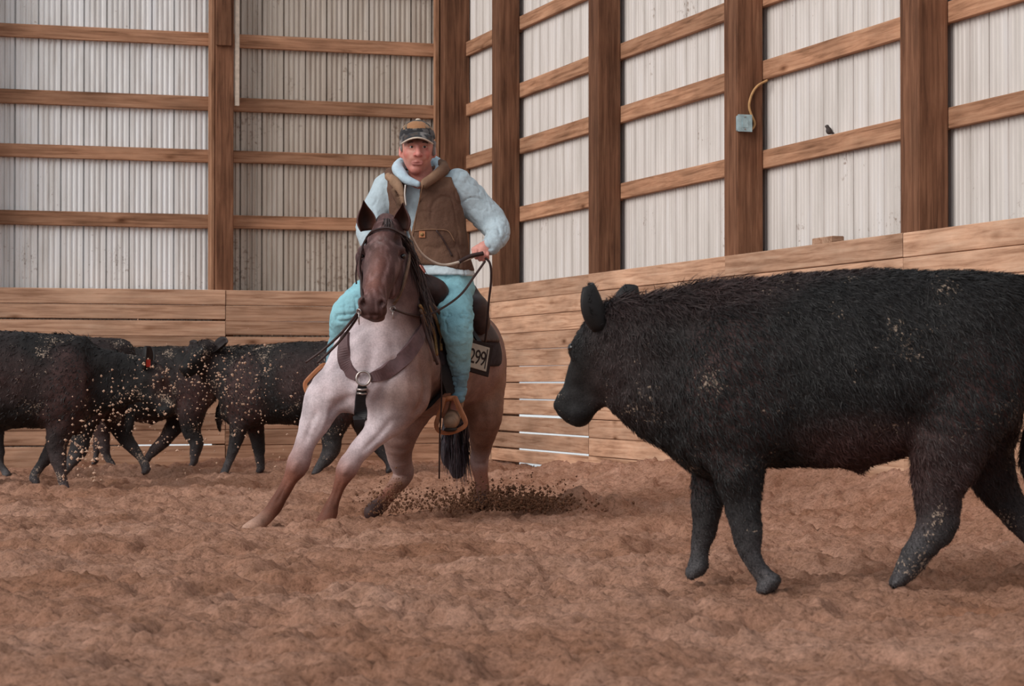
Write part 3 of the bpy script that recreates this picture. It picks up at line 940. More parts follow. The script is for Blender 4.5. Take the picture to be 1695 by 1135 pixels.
    # ears: cupped leaf shells with hair inside
    for s in (1, -1):
        rt = hp(.06, -.035, s * .10)
        spread = hd.get('ear', (.55, .5, -.55))
        d = unit(lat * s * spread[0] + fr * spread[1] * .2 + np.array([0, 0, 1]) * spread[1] + ax * spread[2])
        fwd = unit(fr + lat * s * .35 + ax * .2); fwd = unit(fwd - d * np.dot(fwd, d)); sd = np.cross(d, fwd)
        vv, ff, cc = [], [], []
        n, m = 9, 7
        for side in (0, 1):
            for i in range(n):
                t = i / (n - 1); wd = .072 * math.sin(math.pi * min(.98, (t * .80 + .12))) ** .6 + .004
                for j in range(m):
                    a = (j / (m - 1) * 2 - 1)
                    q = rt + d * .185 * t + sd * wd * a * .95 + fwd * (wd * .75 * a * a - wd * .3) - fwd * side * .010
                    vv.append(q); cc.append(C(44, 36, 36) if not side else BLK)
        for i in range(n - 1):
            for j in range(m - 1):
                a = i * m + j; ff.append((a, a + 1, a + m + 1, a + m)); b = a + n * m; ff.append((b, b + m, b + m + 1, b + 1))
        per = [j for j in range(m)] + [i * m + m - 1 for i in range(1, n)] + [(n - 1) * m + j for j in range(m - 2, -1, -1)] + [i * m for i in range(n - 2, 0, -1)]
        for a, b in zip(per, per[1:] + per[:1]): ff.append((a, a + n * m, b + n * m, b))
        eo = add('ear', T(vv), ff, M['fur'], root, cols=np.array(cc))
        if ear_tag and s == ear_tag:
            q = rt + d * .10 - fwd * .0 + np.array([0, 0, -.03]); mb = MB()
            mb.box(T(q + np.array([0.02, .0, -.02])), (.034 * scale, .012, .06 * scale), RZ, .004)
            mb.build('ear_tag', M['tagred'], root, label='red plastic ear tag')
        if hairs > 20000:
            r2 = np.random.default_rng(5 + int(s)); hv, hf = [], []
            for i in range(620):
                t = r2.random() * .88; a = r2.normal(0, .5); wd = .05 * math.sin(math.pi * min(.98, t * .86 + .10)) + .004
                b0 = rt + d * .19 * t + sd * wd * np.clip(a, -1, 1); dr = unit(d * .8 + fwd * r2.normal(.1, .5) + sd * a * .8 + r2.normal(0, .25, 3))
                sdv = unit(np.cross(dr, r2.normal(0, 1, 3))) * .0025; k = len(hv)
                hv += [b0 - sdv, b0 + sdv, b0 + dr * (.018 + .022 * r2.random())]; hf.append((k, k + 1, k + 2))
            add('ear_hair', T(hv), hf, M['fur'], root, cols=np.tile(BLK, (len(hv), 1)), kind='stuff')
    for s in (1, -1):
        mb = MB(); mb.ball(T(hp(.37, .055, s * .095)), .021 * scale, 12, 8)
        mb.build('eye', M['eye'], root, smooth=True)
    if hairs:
        def flow(p):
            f = np.zeros_like(p); f[:, 0] = -.55; f[:, 2] = -.9
            hdm = np.exp(-((np.linalg.norm(p - hp(.5, 0), axis=1)) / .22) ** 2)[:, None]
            return f * (1 - hdm) + ax * hdm * .9
        def lenf(p):
            low = np.clip(p[:, 2] / .5, .45, 1)
            dn = np.linalg.norm(p - hp(.6, 0), axis=1)
            cr = np.clip((p[:, 0] - cx(1270)) / .2, 0, 1) * np.clip((p[:, 2] - (cz_(530))) / .06, 0, 1)
            return low * np.clip(dn / .35, .25, 1) * (1 + cr * .9)
        def hc(p, r):
            b = np.clip(noise3(p * 2.3, seed + 5) * 1.2, 0, 1)[:, None]; t = .55 + .9 * r.random((len(p), 1))
            c = (BLK * (1 - b) + BRN * 1.25 * b) * t
            lw = np.clip((.42 - p[:, 2]) / .42, 0, 1)[:, None] * (.30 + dust)
            return c * (1 - lw) + DUS * lw
        mk = lambda p: np.where(np.linalg.norm(p - hp(1.0, 0), axis=1) < .13, 0.02, 1.0)
        fv, ft, fc = fur(V, Q, hairs, hair_len, .0030 if hairs > 20000 else .0075, flow, seed + 11, .42, mk, .35, hc, lenf)
        add('coat_hair', T(fv), ft, M['fur'], root, cols=fc, smooth=False, kind='stuff')
    return root

# the big cow walking left in the foreground
d0 = 9.15
base = P(1400, 633, d0); base[2] = 0
make_cow('black_heifer', base, math.pi, 1.0, 'large black cow in the right foreground walking towards the horse', h=.0135, hairs=130000, hair_len=.034, seed=3, head=dict(ear=(.42, 1.0, -.1)))

# calf at the left edge, facing right with its head down, red ear tag
def place(px, d): q = P(px, 633, d); q[2] = 0; return q
LA = {'fr': [(1205, 700, 46), (1222, 765, 44), (1232, 830, 33), (1226, 880, 27), (1220, 918, 18), (1214, 945, 17), (1208, 960, 14)],
      'fl': [(1205, 720, 46), (1240, 800, 34), (1278, 862, 25), (1305, 900, 17), (1320, 926, 16), (1322, 944, 13)]}
sA = .965
make_cow('black_calf', place(44, 17.6), 0.08, sA, 'black calf at the left edge facing right with a red ear tag', legs=LA, body_from=3, h=.017, hairs=9000, hair_len=.03, seed=8,
         head=dict(poll=cpt(940, 566, 0), muz=cpt(872, 712, -.04), yaw=0, ear=(.25, 1.0, -.1)),
         neck=[(cpt(1170, 572, 0), cpt(965, 588, 0), .20, .115), (cpt(1180, 670, 0), cpt(960, 640, 0), .18, .10)], ear_tag=-1, group='calves along the back wall', dust=.1, shift=cx(1340))
# calf behind it facing left, only its back and rump show
make_cow('black_calf', place(150, 19.6), math.pi - .1, .96, 'black calf whose rounded rump rises behind the tagged calf', h=.02, hairs=6000, hair_len=.03, seed=12, group='calves along the back wall', shift=cx(1560))
# calf walking left in the middle
LC = {'hl': [(1612, 620, 88), (1600, 730, 60), (1600, 806, 40), (1622, 858, 32), (1612, 905, 24), (1612, 935, 17), (1604, 950, 14)],
      'hr': [(1612, 640, 80), (1545, 735, 55), (1490, 806, 38), (1462, 850, 30), (1420, 890, 24), (1392, 918, 17), (1382, 938, 14)]}
make_cow('black_calf', place(345, 21.6), math.pi - .05, .92, 'black calf stepping left, its hind legs apart before the plank wall', legs=LC, h=.02, hairs=6000, hair_len=.03, seed=17, group='calves along the back wall', shift=cx(1660))
# calf facing left, head turned to the camera, half hidden behind the horse
LD = {'fl': [(1205, 700, 46), (1215, 765, 40), (1232, 830, 29), (1262, 880, 23), (1280, 918, 16), (1296, 945, 17), (1302, 962, 19)][::1],
      'fr': [(1205, 720, 46), (1188, 800, 32), (1180, 868, 25), (1176, 905, 17), (1176, 932, 18), (1172, 952, 20)]}
LD = {'fl': [(1195, 700, 46), (1178, 765, 40), (1165, 830, 29), (1150, 880, 23), (1136, 918, 16), (1124, 945, 16), (1118, 960, 13)],
      'fr': [(1205, 720, 46), (1222, 800, 34), (1232, 868, 26), (1236, 905, 18), (1240, 932, 16), (1237, 950, 13)]}
make_cow('black_calf', place(408, 20.0), math.pi - .06, .93, 'black calf with its head raised, standing just left of the horse', legs=LD, body_from=2, h=.018, hairs=9000, hair_len=.03, seed=23,
         head=dict(poll=cpt(1040, 468, .04), muz=cpt(975, 560, .27), yaw=48, ear=(.9, .30, -.1)),
         neck=[(cpt(1160, 560, 0), cpt(1068, 510, .02), .19, .125), (cpt(1165, 650, 0), cpt(1060, 580, .04), .17, .11)], group='calves along the back wall', dust=.1, shift=cx(1195))
# ------------------------------------------------------------------ horse
ROAN, PALE, LIVER, RED, DUSK = C(144, 116, 109), C(200, 184, 188), C(84, 58, 56), C(128, 80, 64), C(62, 44, 42)
TANR = C(134, 100, 86)  # hindquarter tan, darkened to paint in the shaded side
hb = P(700, 633, 13.7); hb[2] = 0
horse = empty('horse', hb, 'red roan horse crouching and sweeping left under the rider', 'horse')

BAR = [(642, 606, 13.35, 76), (700, 604, 13.95, 80), (745, 594, 14.25, 78), (764, 592, 14.45, 66)]
def barrel(cl, grow=0.0, k=.06, col=None):
    for i in range(3):
        a, b = BAR[i], BAR[i + 1]
        cl.cone(P(*a[:3]), P(*b[:3]), R(a[3] + grow, a[2]), R(b[3] + grow, b[2]), k, col)

cl = Clay(.0105)
barrel(cl, 0, .08, ROAN)
X = (1, 0, 0)
cl.ell(P(622, 598, 13.02), (R(58, 13), .17, R(70, 13)), k=.10, col=PALE)                       # breast
cl.ell(P(588, 610, 13.08), (R(44, 13), .17, R(72, 13)), k=.09, col=PALE)                       # shoulders
cl.ell(P(668, 612, 13.10), (R(46, 13), .18, R(74, 13)), k=.09, col=ROAN)
cl.px([(606, 640, 12.96, 26), (612, 672, 13.02, 26)], .06, PALE)
cl.px([(652, 645, 12.98, 28), (650, 675, 13.03, 26)], .06, ROAN)
cl.px([(668, 512, 13.42, 44), (704, 530, 13.8, 50)], .12, ROAN)                                # withers and back
cl.px([(640, 560, 13.08, 56), (652, 505, 13.08, 48), (652, 462, 13.04, 40), (645, 405, 13.0, 30)], .07, [ROAN, ROAN * .8 + LIVER * .2, LIVER], flat=(X, .92))
cl.px([(672, 530, 13.3, 44), (672, 480, 13.22, 34), (658, 420, 13.08, 26), (644, 386, 13.0, 22)], .07, [ROAN * .5 + LIVER * .5, LIVER, LIVER], flat=(X, .85))
# quarters
cl.ell(P(782, 600, 14.42), (R(52, 14.4), .27, R(84, 14.4)), k=.10, col=TANR)
cl.ell(P(742, 610, 14.42), (R(54, 14.4), .27, R(84, 14.4)), k=.10, col=TANR)
cl.px([(796, 640, 14.4, 38), (802, 690, 14.32, 29), (797, 742, 14.5, 17), (794, 766, 14.58, 16), (797, 800, 14.5, 11), (797, 822, 14.45, 12.5), (797, 834, 14.4, 12)], .05, [TANR, TANR, PALE * .5 + TANR * .5, RED, RED, DUSK])
cl.px([(690, 650, 14.3, 44), (664, 705, 14.18, 32), (661, 755, 14.3, 20), (668, 784, 14.42, 17), (648, 812, 14.32, 12.5), (629, 834, 14.22, 12.5), (616, 848, 14.14, 13)], .05, [ROAN, ROAN, PALE * .5 + TANR * .5, TANR, RED, DUSK])
# fore legs
cl.px([(575, 632, 13.06, 44), (542, 655, 13.06, 36), (526, 690, 13.06, 27), (506, 733, 13.06, 18), (493, 768, 13.05, 19), (481, 792, 13.05, 12.5), (467, 817, 13.05, 11.2), (452, 842, 13.05, 14), (440, 856, 13.02, 11)], .05,
      [PALE, PALE, PALE, RED * .6 + PALE * .4, RED, RED * .75, RED * .55, RED * .7])
cl.px([(440, 856, 13.02, 11.5), (426, 868, 12.98, 14), (410, 876, 12.95, 11)], .03, [C(150, 112, 96), C(176, 140, 122)])
cl.px([(668, 655, 13.05, 44), (648, 688, 13.0, 33), (622, 718, 12.98, 23), (590, 750, 12.97, 17), (576, 772, 12.96, 17.5), (567, 792, 12.96, 12), (558, 815, 12.97, 10.2), (548, 840, 12.97, 13.5), (544, 852, 12.97, 11)], .05,
      [ROAN, PALE, PALE, PALE * .6 + RED * .4, RED, RED * .8, RED * .6, RED * .6])
cl.px([(545, 850, 12.97, 12), (538, 864, 12.95, 14), (533, 872, 12.93, 12)], .03, [RED * .9, RED * .6])
# head: long wedge with a bony ridge, hollow temples and flared nostrils
DKF, RFC = C(74, 52, 52), C(146, 94, 80)
cl.px([(640, 372, 12.98, 19), (638, 392, 12.90, 25), (636, 410, 12.85, 30)], .03, LIVER)                 # poll to brow
cl.px([(636, 408, 12.84, 31), (633, 425, 12.81, 33), (630, 452, 12.76, 28), (624, 478, 12.71, 23)], .02, [DKF, DKF, DKF])
cl.px([(627, 470, 12.72, 23), (622, 490, 12.68, 21.5), (617, 508, 12.65, 21)], .02, [LIVER, LIVER * .9])
cl.px([(632, 396, 12.78, 10), (629, 425, 12.735, 12), (624, 460, 12.69, 11.5), (619, 488, 12.63, 11.5), (616, 500, 12.61, 11)], .03, [RFC * .8, RFC, RFC, LIVER])   # nasal ridge
cl.px([(603, 428, 12.90, 16), (608, 455, 12.86, 17), (614, 478, 12.80, 13)], .03, LIVER * 1.15)          # cheeks
cl.px([(661, 428, 12.92, 17), (657, 455, 12.88, 19), (646, 482, 12.82, 14)], .03, LIVER * .9)
cl.px([(602, 433, 12.80, 4.5), (609, 455, 12.765, 4.5), (613, 474, 12.73, 4)], .03, LIVER * 1.3)           # facial crests
cl.px([(660, 433, 12.81, 4.5), (650, 456, 12.775, 4.5), (640, 476, 12.74, 4)], .03, LIVER)
cl.ell(P(617, 515, 12.655), (R(22.5, 12.66), .07, R(12, 12.66)), k=.025, col=DUSK)
cl.ell(P(623, 525, 12.69), (R(15, 12.7), .05, R(9, 12.7)), k=.015, col=C(120, 84, 70))             # lower lip and chin
for px, c in ((601.5, -1), (632, 1)):
    cl.ell(P(px, 501, 12.60), (R(8.5, 12.6), .03, R(10, 12.6)), k=.018, col=DUSK)
    cl.ell(P(px - c * .5, 502, 12.572), (R(5.4, 12.6), .036, R(7.8, 12.6)), np.array([[.90, 0, c * .44], [0, 1, 0], [-c * .44, 0, .90]]), k=.009, op='-')
cl.px([(598, 519.5, 12.62, 1.6), (616, 521, 12.59, 1.6), (640, 519.5, 12.62, 1.6)], .008, op='-')
for px, c in ((601, -1), (664.5, 1)):
    cl.px([(px - c * 9, 409, 12.785, 5.5), (px + c * 0, 411, 12.80, 6.5), (px + c * 3, 418, 12.83, 5)], .025, LIVER)    # eye ridge
    cl.ell(P(px - c * 5, 397, 12.80), (R(7, 12.8), .035, R(7, 12.8)), k=.04, op='-')                         # temple hollow
    cl.ell(P(px + c * 1, 424, 12.775), (R(8, 12.8), .03, R(6, 12.8)), k=.015, op='-')
    cl.px([(px - c * 8, 429, 12.775, 2.2), (px + c * 4, 430, 12.80, 2.2)], .015, DKF)
V, Q = cl.mesh(1)
N = normals(V, Q)
V = V + N * (noise3(V * 7, 2)[:, None] * .007 + noise3(V * 19, 12)[:, None] * .0028)
HB = bvh_of(V, Q)
V = carve(V, Q, HB, [
    ([(601, 640), (600, 665), (603, 690)], .030, .030, 13.0), ([(622, 560), (612, 600), (604, 640)], .03, .014, 13.0),
    ([(576, 570), (572, 605), (586, 645), (598, 672)], .032, .018, 13.0), ([(545, 690), (562, 668), (585, 655)], .03, .016, 13.0),
    ([(652, 590), (640, 630), (634, 668), (640, 690)], .032, .018, 13.0), ([(692, 575), (704, 625), (700, 668), (684, 692)], .034, .020, 13.2),
    ([(664, 600), (672, 640), (664, 680)], .035, -.012, 13.1), ([(560, 610), (556, 640), (548, 665)], .035, -.010, 13.1),
    ([(528, 672), (514, 705), (502, 738)], .018, .010, 13.0), ([(652, 690), (626, 722), (596, 752)], .018, .010, 13.0),
    ([(546, 668), (536, 700), (520, 735)], .018, -.008, 13.0), ([(497, 760), (488, 772), (482, 784)], .016, -.008, 13.0), ([(580, 764), (573, 776), (568, 788)], .016, -.008, 13.0),
    ([(478, 792), (466, 816), (454, 838)], .010, .006, 13.0), ([(566, 792), (557, 816), (549, 838)], .010, .006, 13.0),
    ([(700, 610), (720, 640), (712, 680)], .03, .012, 13.4), ([(806, 560), (816, 600), (806, 650)], .05, .018, 14.2), ([(790, 650), (800, 690), (800, 730)], .025, .012, 14.3),
    ([(630, 540), (640, 575), (652, 600)], .03, -.010, 13.0), ([(598, 545), (594, 580), (600, 610)], .03, -.008, 13.0),
    ([(622, 430), (617, 460), (613, 490)], .010, .004, 12.7), ([(642, 430), (634, 460), (628, 488)], .010, .005, 12.7),
])
cols = cl.colours(V, ROAN, .016)
# roan ticking, darker mane side, white star; brown flank is coat plus painted shade
tick = np.clip(noise3(V * 5, 4) * .5 + noise3(V * 17, 9) * .4, -1, 1)[:, None]
body_w = np.clip((V[:, 2] - .35) / .2, 0, 1)[:, None]
stk = np.clip(noise3(V * np.array([11, 11, 4.5]), 71) - .1, 0, 1)[:, None] * body_w
cols = cols * (1 + tick * np.array([.24, .30, .30]) * body_w) * (1 - stk * .5)
hw = lambda p, r: np.exp(-(((V - p) ** 2).sum(1)) / r ** 2)[:, None]
sw = np.clip(hw(P(629, 402, 12.75), .026) * (.8 + 1.2 * noise3(V * 60, 77)[:, None]), 0, 1) * .6; cols = cols * (1 - sw) + C(200, 186, 186) * sw
hr_ = np.clip(noise3(V * np.array([70, 70, 14]), 78), 0, 1)[:, None] * (V[:, 2] > P(0, 530, 12.8)[2])[:, None] * (V[:, 1] < 13.0)[:, None] * .5; cols = cols * (1 - hr_) + C(150, 118, 116) * hr_
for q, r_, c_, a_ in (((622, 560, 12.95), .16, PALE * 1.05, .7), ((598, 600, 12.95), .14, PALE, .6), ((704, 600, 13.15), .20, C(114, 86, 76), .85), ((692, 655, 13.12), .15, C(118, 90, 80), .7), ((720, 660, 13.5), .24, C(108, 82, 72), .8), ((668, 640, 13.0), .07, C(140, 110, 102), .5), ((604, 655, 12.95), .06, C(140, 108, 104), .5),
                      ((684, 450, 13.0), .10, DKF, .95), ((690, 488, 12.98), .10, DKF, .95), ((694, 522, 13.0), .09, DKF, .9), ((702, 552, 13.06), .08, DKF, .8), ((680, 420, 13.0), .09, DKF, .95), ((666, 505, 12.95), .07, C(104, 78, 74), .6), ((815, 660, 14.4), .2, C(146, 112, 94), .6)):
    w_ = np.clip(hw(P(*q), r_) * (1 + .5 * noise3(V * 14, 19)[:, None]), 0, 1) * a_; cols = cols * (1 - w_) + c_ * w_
for q in ((610, 440, 12.7), (655, 440, 12.75)): cols = cols * (1 - hw(P(*q), .05) * .35) + C(128, 104, 102) * hw(P(*q), .05) * .35
cols = cols * (1 - hw(P(640, 450, 12.75), .06) * .25)
horse_body = add('body', V, Q, M['coat'], horse, cols=cols)
HB = bvh_of(V, Q)

# ears: cupped shells, tips forward
def horse_ear(bx0, bx1, by, tx, ty, d, s):
    b = P((bx0 + bx1) / 2, by, d); tp = P(tx, ty, d - .02); L = np.linalg.norm(tp - b); dr = unit(tp - b)
    w = R((bx1 - bx0) / 2, d); fw = unit(np.array([-.25 * s, -1, .1])); fw = unit(fw - dr * np.dot(fw, dr)); sd = np.cross(dr, fw)
    vv, ff, cc = [], [], []; n, m = 11, 9
    for side in (0, 1):
        for i in range(n):
            t = i / (n - 1); wd = w * (1.05 * (1 - t ** 2.2) * (.78 + .5 * math.sin(math.pi * min(1, t * 1.15)))) * .85 + .002
            for j in range(m):
                a = math.radians(-105 + 210 * j / (m - 1))
                k = 1.0 if side == 0 else 1.12
                vv.append(b + dr * (L * t * (1 if side == 0 else 1.015)) + sd * wd * math.sin(a) * k - fw * wd * (math.cos(a) - .1) * k * 1.05)
                cc.append(C(70, 40, 32) * (.55 + .45 * abs(math.sin(a))) if side == 0 else LIVER * 1.15)
    for i in range(n - 1):
        for j in range(m - 1):
            a = i * m + j; ff.append((a, a + 1, a + m + 1, a + m)); q = a + n * m; ff.append((q, q + m, q + m + 1, q + 1))
    per = list(range(m)) + [i * m + m - 1 for i in range(1, n)] + [(n - 1) * m + j for j in range(m - 2, -1, -1)] + [i * m for i in range(n - 2, 0, -1)]
    for p0, p1 in zip(per, per[1:] + per[:1]): ff.append((p0, p0 + n * m, p1 + n * m, p1))
    add('ear', vv, ff, M['coat'], horse, cols=np.array(cc))
horse_ear(594, 622, 382, 602, 332, 12.93, -1)
horse_ear(652, 678, 382, 667, 336, 12.95, 1)
for px, d in ((599.5, 12.80), (666.5, 12.805)):
    mb = MB(); mb.ball(P(px, 424, d + .012), (R(6.0, 12.8), R(6.5, 12.8), R(5.0, 12.8)), 14, 9); mb.build('eye', M['eye'], horse, smooth=True)
# mane: strands falling on the left of the neck, and a forelock
def strands(name, roots, tips, n, w, colr, spread, parent, seed, sag=.02):
    r = np.random.default_rng(seed); vv, ff, cc = [], [], []
    roots, tips = spline(roots, 8), spline(tips, 8)
    for i in range(n):
        t = r.random() * (len(roots) - 1); k = int(t); f = t - k; k2 = min(k + 1, len(roots) - 1)
        a = roots[k] * (1 - f) + roots[k2] * f + r.normal(0, spread * .5, 3)
        b = tips[k] * (1 - f) + tips[k2] * f + r.normal(0, spread * 1.6, 3)
        b = a + (b - a) * (.6 + .5 * r.random())
        m = (a + b) / 2 + r.normal(0, spread * .7, 3) + np.array([0, -sag, sag * .3])
        sdv = unit(np.cross(b - a, r.normal(0, 1, 3))) * w * (.5 + r.random()); q = len(vv)
        vv += [a - sdv, a + sdv, (a + m) / 2 - sdv, (a + m) / 2 + sdv, m - sdv * .9, m + sdv * .9, (m + b) / 2 - sdv * .6, (m + b) / 2 + sdv * .6, b]
        for z in (0, 2, 4): ff += [(q + z, q + z + 1, q + z + 3), (q + z, q + z + 3, q + z + 2)]
        ff.append((q + 6, q + 7, q + 8)); c = colr * (.6 + .9 * r.random()); cc += [c] * 9
    return add(name, vv, np.array(ff), M['mane'], parent, cols=np.array(cc), smooth=False, kind='stuff')
MC = C(62, 42, 38)
strands('mane', [P(650, 372, 12.98), P(676, 410, 13.05), P(690, 455, 13.16), P(697, 500, 13.28)], [P(680, 420, 12.95), P(696, 475, 12.98), P(707, 530, 13.05), P(710, 570, 13.15)], 700, .0035, MC, .016, horse, 3)
strands('forelock', [P(634, 366, 12.90), P(641, 362, 12.90), P(648, 366, 12.90)], [P(630, 392, 12.79), P(642, 402, 12.77), P(652, 390, 12.80)], 70, .003, MC, .008, horse, 4)
# tail, swinging dark between the hocks
tc = Clay(.012)
tc.px([(762, 600, 14.72, 14), (758, 650, 14.78, 18), (756, 705, 14.74, 24), (754, 750, 14.7, 23), (756, 778, 14.68, 12)], .04, C(52, 46, 52))
v, q = tc.mesh(1); v = v + normals(v, q) * (noise3(v * np.array([22, 22, 5]), 3)[:, None] * .022)
tl = add('tail', v, q, M['mane'], horse, cols=np.tile(C(52, 46, 52), (len(v), 1)) * (1 + .5 * noise3(v * np.array([40, 40, 8]), 6)[:, None]))
strands('tail_hair', [P(738, 700, 14.62), P(756, 705, 14.60), P(776, 700, 14.62)], [P(736, 778, 14.62), P(758, 800, 14.62), P(782, 782, 14.62)], 260, .0035, C(84, 74, 82), .02, tl, 5)

# ------------------------------------------------------------------ breast collar, saddle, pad, bridle
def surf_strap(mb, pts, width, thick, off=.002, n=6, default=13.1):
    q = [on_surface(HB, a, b, off, default=default) for a, b in pts]
    p = spline([i[0] for i in q], n); nn = spline([i[1] for i in q], n)
    mb.strap(p, nn, spline([[w] for w in width], n)[:, 0] if not np.isscalar(width) else width, thick)
bc = empty('breast_collar', P(601, 628, 12.8), 'mauve leather breast collar with a steel ring across the horse chest', 'breast collar')
mb = MB(); surf_strap(mb, [(573, 552), (570, 572), (571, 594), (579, 613), (592, 624)], [.055, .075, .085, .08, .05], .014); mb.build('shoulder_strap', M['collar'], bc, smooth=False)
mb = MB(); surf_strap(mb, [(700, 535), (692, 560), (676, 584), (655, 604), (634, 617), (612, 626)], [.06, .08, .09, .09, .085, .05], .014); mb.build('shoulder_strap', M['collar'], bc)
rc0, rn = on_surface(HB, 601, 627, .022)
def ring(mb, c, n, r, t, seg=28):
    u = unit(np.cross(n, (0, 0, 1))); w = np.cross(n, u)
    mb.tube([c + (u * math.cos(2 * math.pi * i / seg) + w * math.sin(2 * math.pi * i / seg)) * r for i in range(seg + 1)], t, 8, cap=False)
mb = MB(); ring(mb, rc0, unit(rn + np.array([0, -1.2, 0])), R(11.5, 12.8), R(2.0, 12.8)); mb.build('ring', M['steel'], bc, smooth=True)
mb = MB(); surf_strap(mb, [(600, 638), (598, 655), (597, 674), (598, 690)], [.05, .065, .075, .085], .012)
q0 = [on_surface(HB, 598, 688, .01)[0], P(600, 708, 13.08), P(606, 723, 13.28), P(622, 722, 13.55)]
mb.strap(spline(q0, 5), np.tile([0, -1, -.6], (16, 1)), .085, .02); mb.build('tie_down_strap', M['black'], bc)
for py in (641, 648):
    c, n = on_surface(HB, 600, py, .016); mb = MB(); mb.tube([c + np.array([-.03, 0, 0]), c + np.array([0, -.01, -.004]), c + np.array([.03, 0, 0])], .007, 7); mb.build('buckle', M['steel'], bc, smooth=True)

saddle = empty('western_saddle', P(712, 500, 13.8), 'dark brown western saddle under the rider', 'saddle')
pad_o = empty('saddle_pad', P(712, 560, 13.8), 'dark wool saddle pad under the western saddle', 'saddle pad')
def band(cl, y0, y1, zmin):
    lo, hi = np.full(3, -50.), np.full(3, 50.)
    cl.cut(lambda p: np.maximum(np.maximum(y0 - p[..., 1], p[..., 1] - y1), zmin - p[..., 2] + 0 * p[..., 0]), lo, hi, .015)
pc = Clay(.0125); barrel(pc, 5, .06)
pc.px([(668, 512, 13.42, 46), (704, 530, 13.8, 53)], .12)
band(pc, 13.42, 14.32, P(700, 606, 13.9)[2]); v, q = pc.mesh(1); add('pad', v, q, M['pad'], pad_o)
sk = Clay(.0115); barrel(sk, 9, .06); sk.px([(668, 512, 13.42, 50), (704, 530, 13.8, 58)], .12)
band(sk, 13.5, 14.2, P(700, 566, 13.9)[2]); v, q = sk.mesh(1); add('skirt', v, q, M['leather'], saddle)
st_ = Clay(.0095)
st_.px([(652, 505, 13.52, 22), (688, 474, 13.5, 21), (722, 480, 13.48, 19), (728, 496, 13.5, 15)], .05)
st_.px([(690, 470, 13.5, 14), (690, 444, 13.46, 7)], .03)
st_.ell(P(690, 442, 13.45), (.035, .035, .014), k=.015)
st_.px([(690, 500, 13.6, 30), (716, 502, 13.85, 34), (736, 496, 14.0, 34)], .06)
st_.px([(686, 492, 14.02, 12), (708, 470, 14.07, 12), (742, 462, 14.1, 12), (772, 474, 14.08, 12), (792, 506, 14.03, 13)], .06)
st_.px([(786, 512, 13.98, 22), (792, 535, 14.0, 20)], .06)
v, q = st_.mesh(1); add('seat', v, q, M['leather'], saddle)
# fenders, stirrups, cinch
def plain_strap(mb, pts, nrm, width, thick, n=6):
    p = spline(pts, n); w = spline([[x] for x in width], n)[:, 0] if not np.isscalar(width) else width
    mb.strap(p, np.tile(nrm, (len(p), 1)), w, thick)
mb = MB(); plain_strap(mb, [P(742, 512, 13.60), P(742, 560, 13.50), P(742, 610, 13.47), P(744, 650, 13.48)], (.5, -.85, 0), [.10, .17, .15, .06], .014); mb.build('fender', M['black'], saddle)
mb = MB(); plain_strap(mb, [P(612, 512, 13.70), P(574, 540, 13.68), P(560, 580, 13.68), P(545, 612, 13.66)], (-.75, -.65, .1), [.10, .16, .14, .06], .014); mb.build('fender', M['black'], saddle)
def stirrup(pts, d, nrm):
    mb = MB(); p = spline([P(a, b, d + e) for a, b, e in pts], 3)
    ax = np.tile(nrm, (len(p), 1)); mb.strap(p, np.gradient(p, axis=0) @ np.array([[0, 0, 1], [0, 1, 0], [-1, 0, 0]]), .045, .018)
    return mb.build('stirrup', M['tan'], saddle, smooth=False, label='tan leather covered stirrup')
stirrup([(734, 658, 0), (729, 678, -.01), (721, 700, -.02), (723, 711, -.02), (732, 717, -.02), (748, 717, -.02), (765, 710, -.02), (772, 703, -.02), (771, 694, -.02), (762, 675, -.01), (754, 656, 0)], 13.46, (0, -1, 0))
mb = MB(); mb.tube([P(733, 662, 13.46), P(744, 659, 13.46), P(754, 659, 13.46)], R(4.5, 13.5), 8); mb.build('stirrup_bar', M['tan'], saddle, smooth=True)
stirrup([(540, 604, 0), (531, 606, -.01), (511, 625, -.02), (504, 634, -.02), (506, 647, -.02), (514, 658, -.02), (524, 664, -.02), (534, 668, -.01), (542, 640, .02), (545, 610, .02)], 13.6, (0, -1, 0))
cc0 = P(668, 604, 13.55); rr = R(85, 13.55)
p = [cc0 + np.array([math.cos(a), .06 * math.cos(a), math.sin(a)]) * rr for a in np.linspace(math.radians(25), math.radians(-205), 40)]
nn = [np.array([math.cos(a), 0, math.sin(a)]) for a in np.linspace(math.radians(25), math.radians(-205), 40)]
pp = []
for x, n in zip(p, nn):
    hit = HB.ray_cast(Vector(x + n * .5), Vector(-n))[0]
    pp.append(np.array(hit) + n * .010 if hit is not None else x)
pp = np.array(pp); pp = np.vstack([pp[:1], (pp[:-2] + pp[1:-1] + pp[2:]) / 3, pp[-1:]])
mb = MB(); mb.strap(pp, nn, .085, .016); mb.build('cinch', M['black'], saddle)
for k, (x0, y0, x1, y1) in enumerate(((737, 566, 741, 655), (741, 655, 735, 740))):
    pass
mb = MB(); mb.tube(spline([P(731, 560, 13.44), P(730, 610, 13.42), P(731, 660, 13.40), P(728, 720, 13.42), P(727, 792, 13.46)], 5), R(1.5, 13.4), 6); mb.build('saddle_string', M['leather'], saddle, smooth=True)
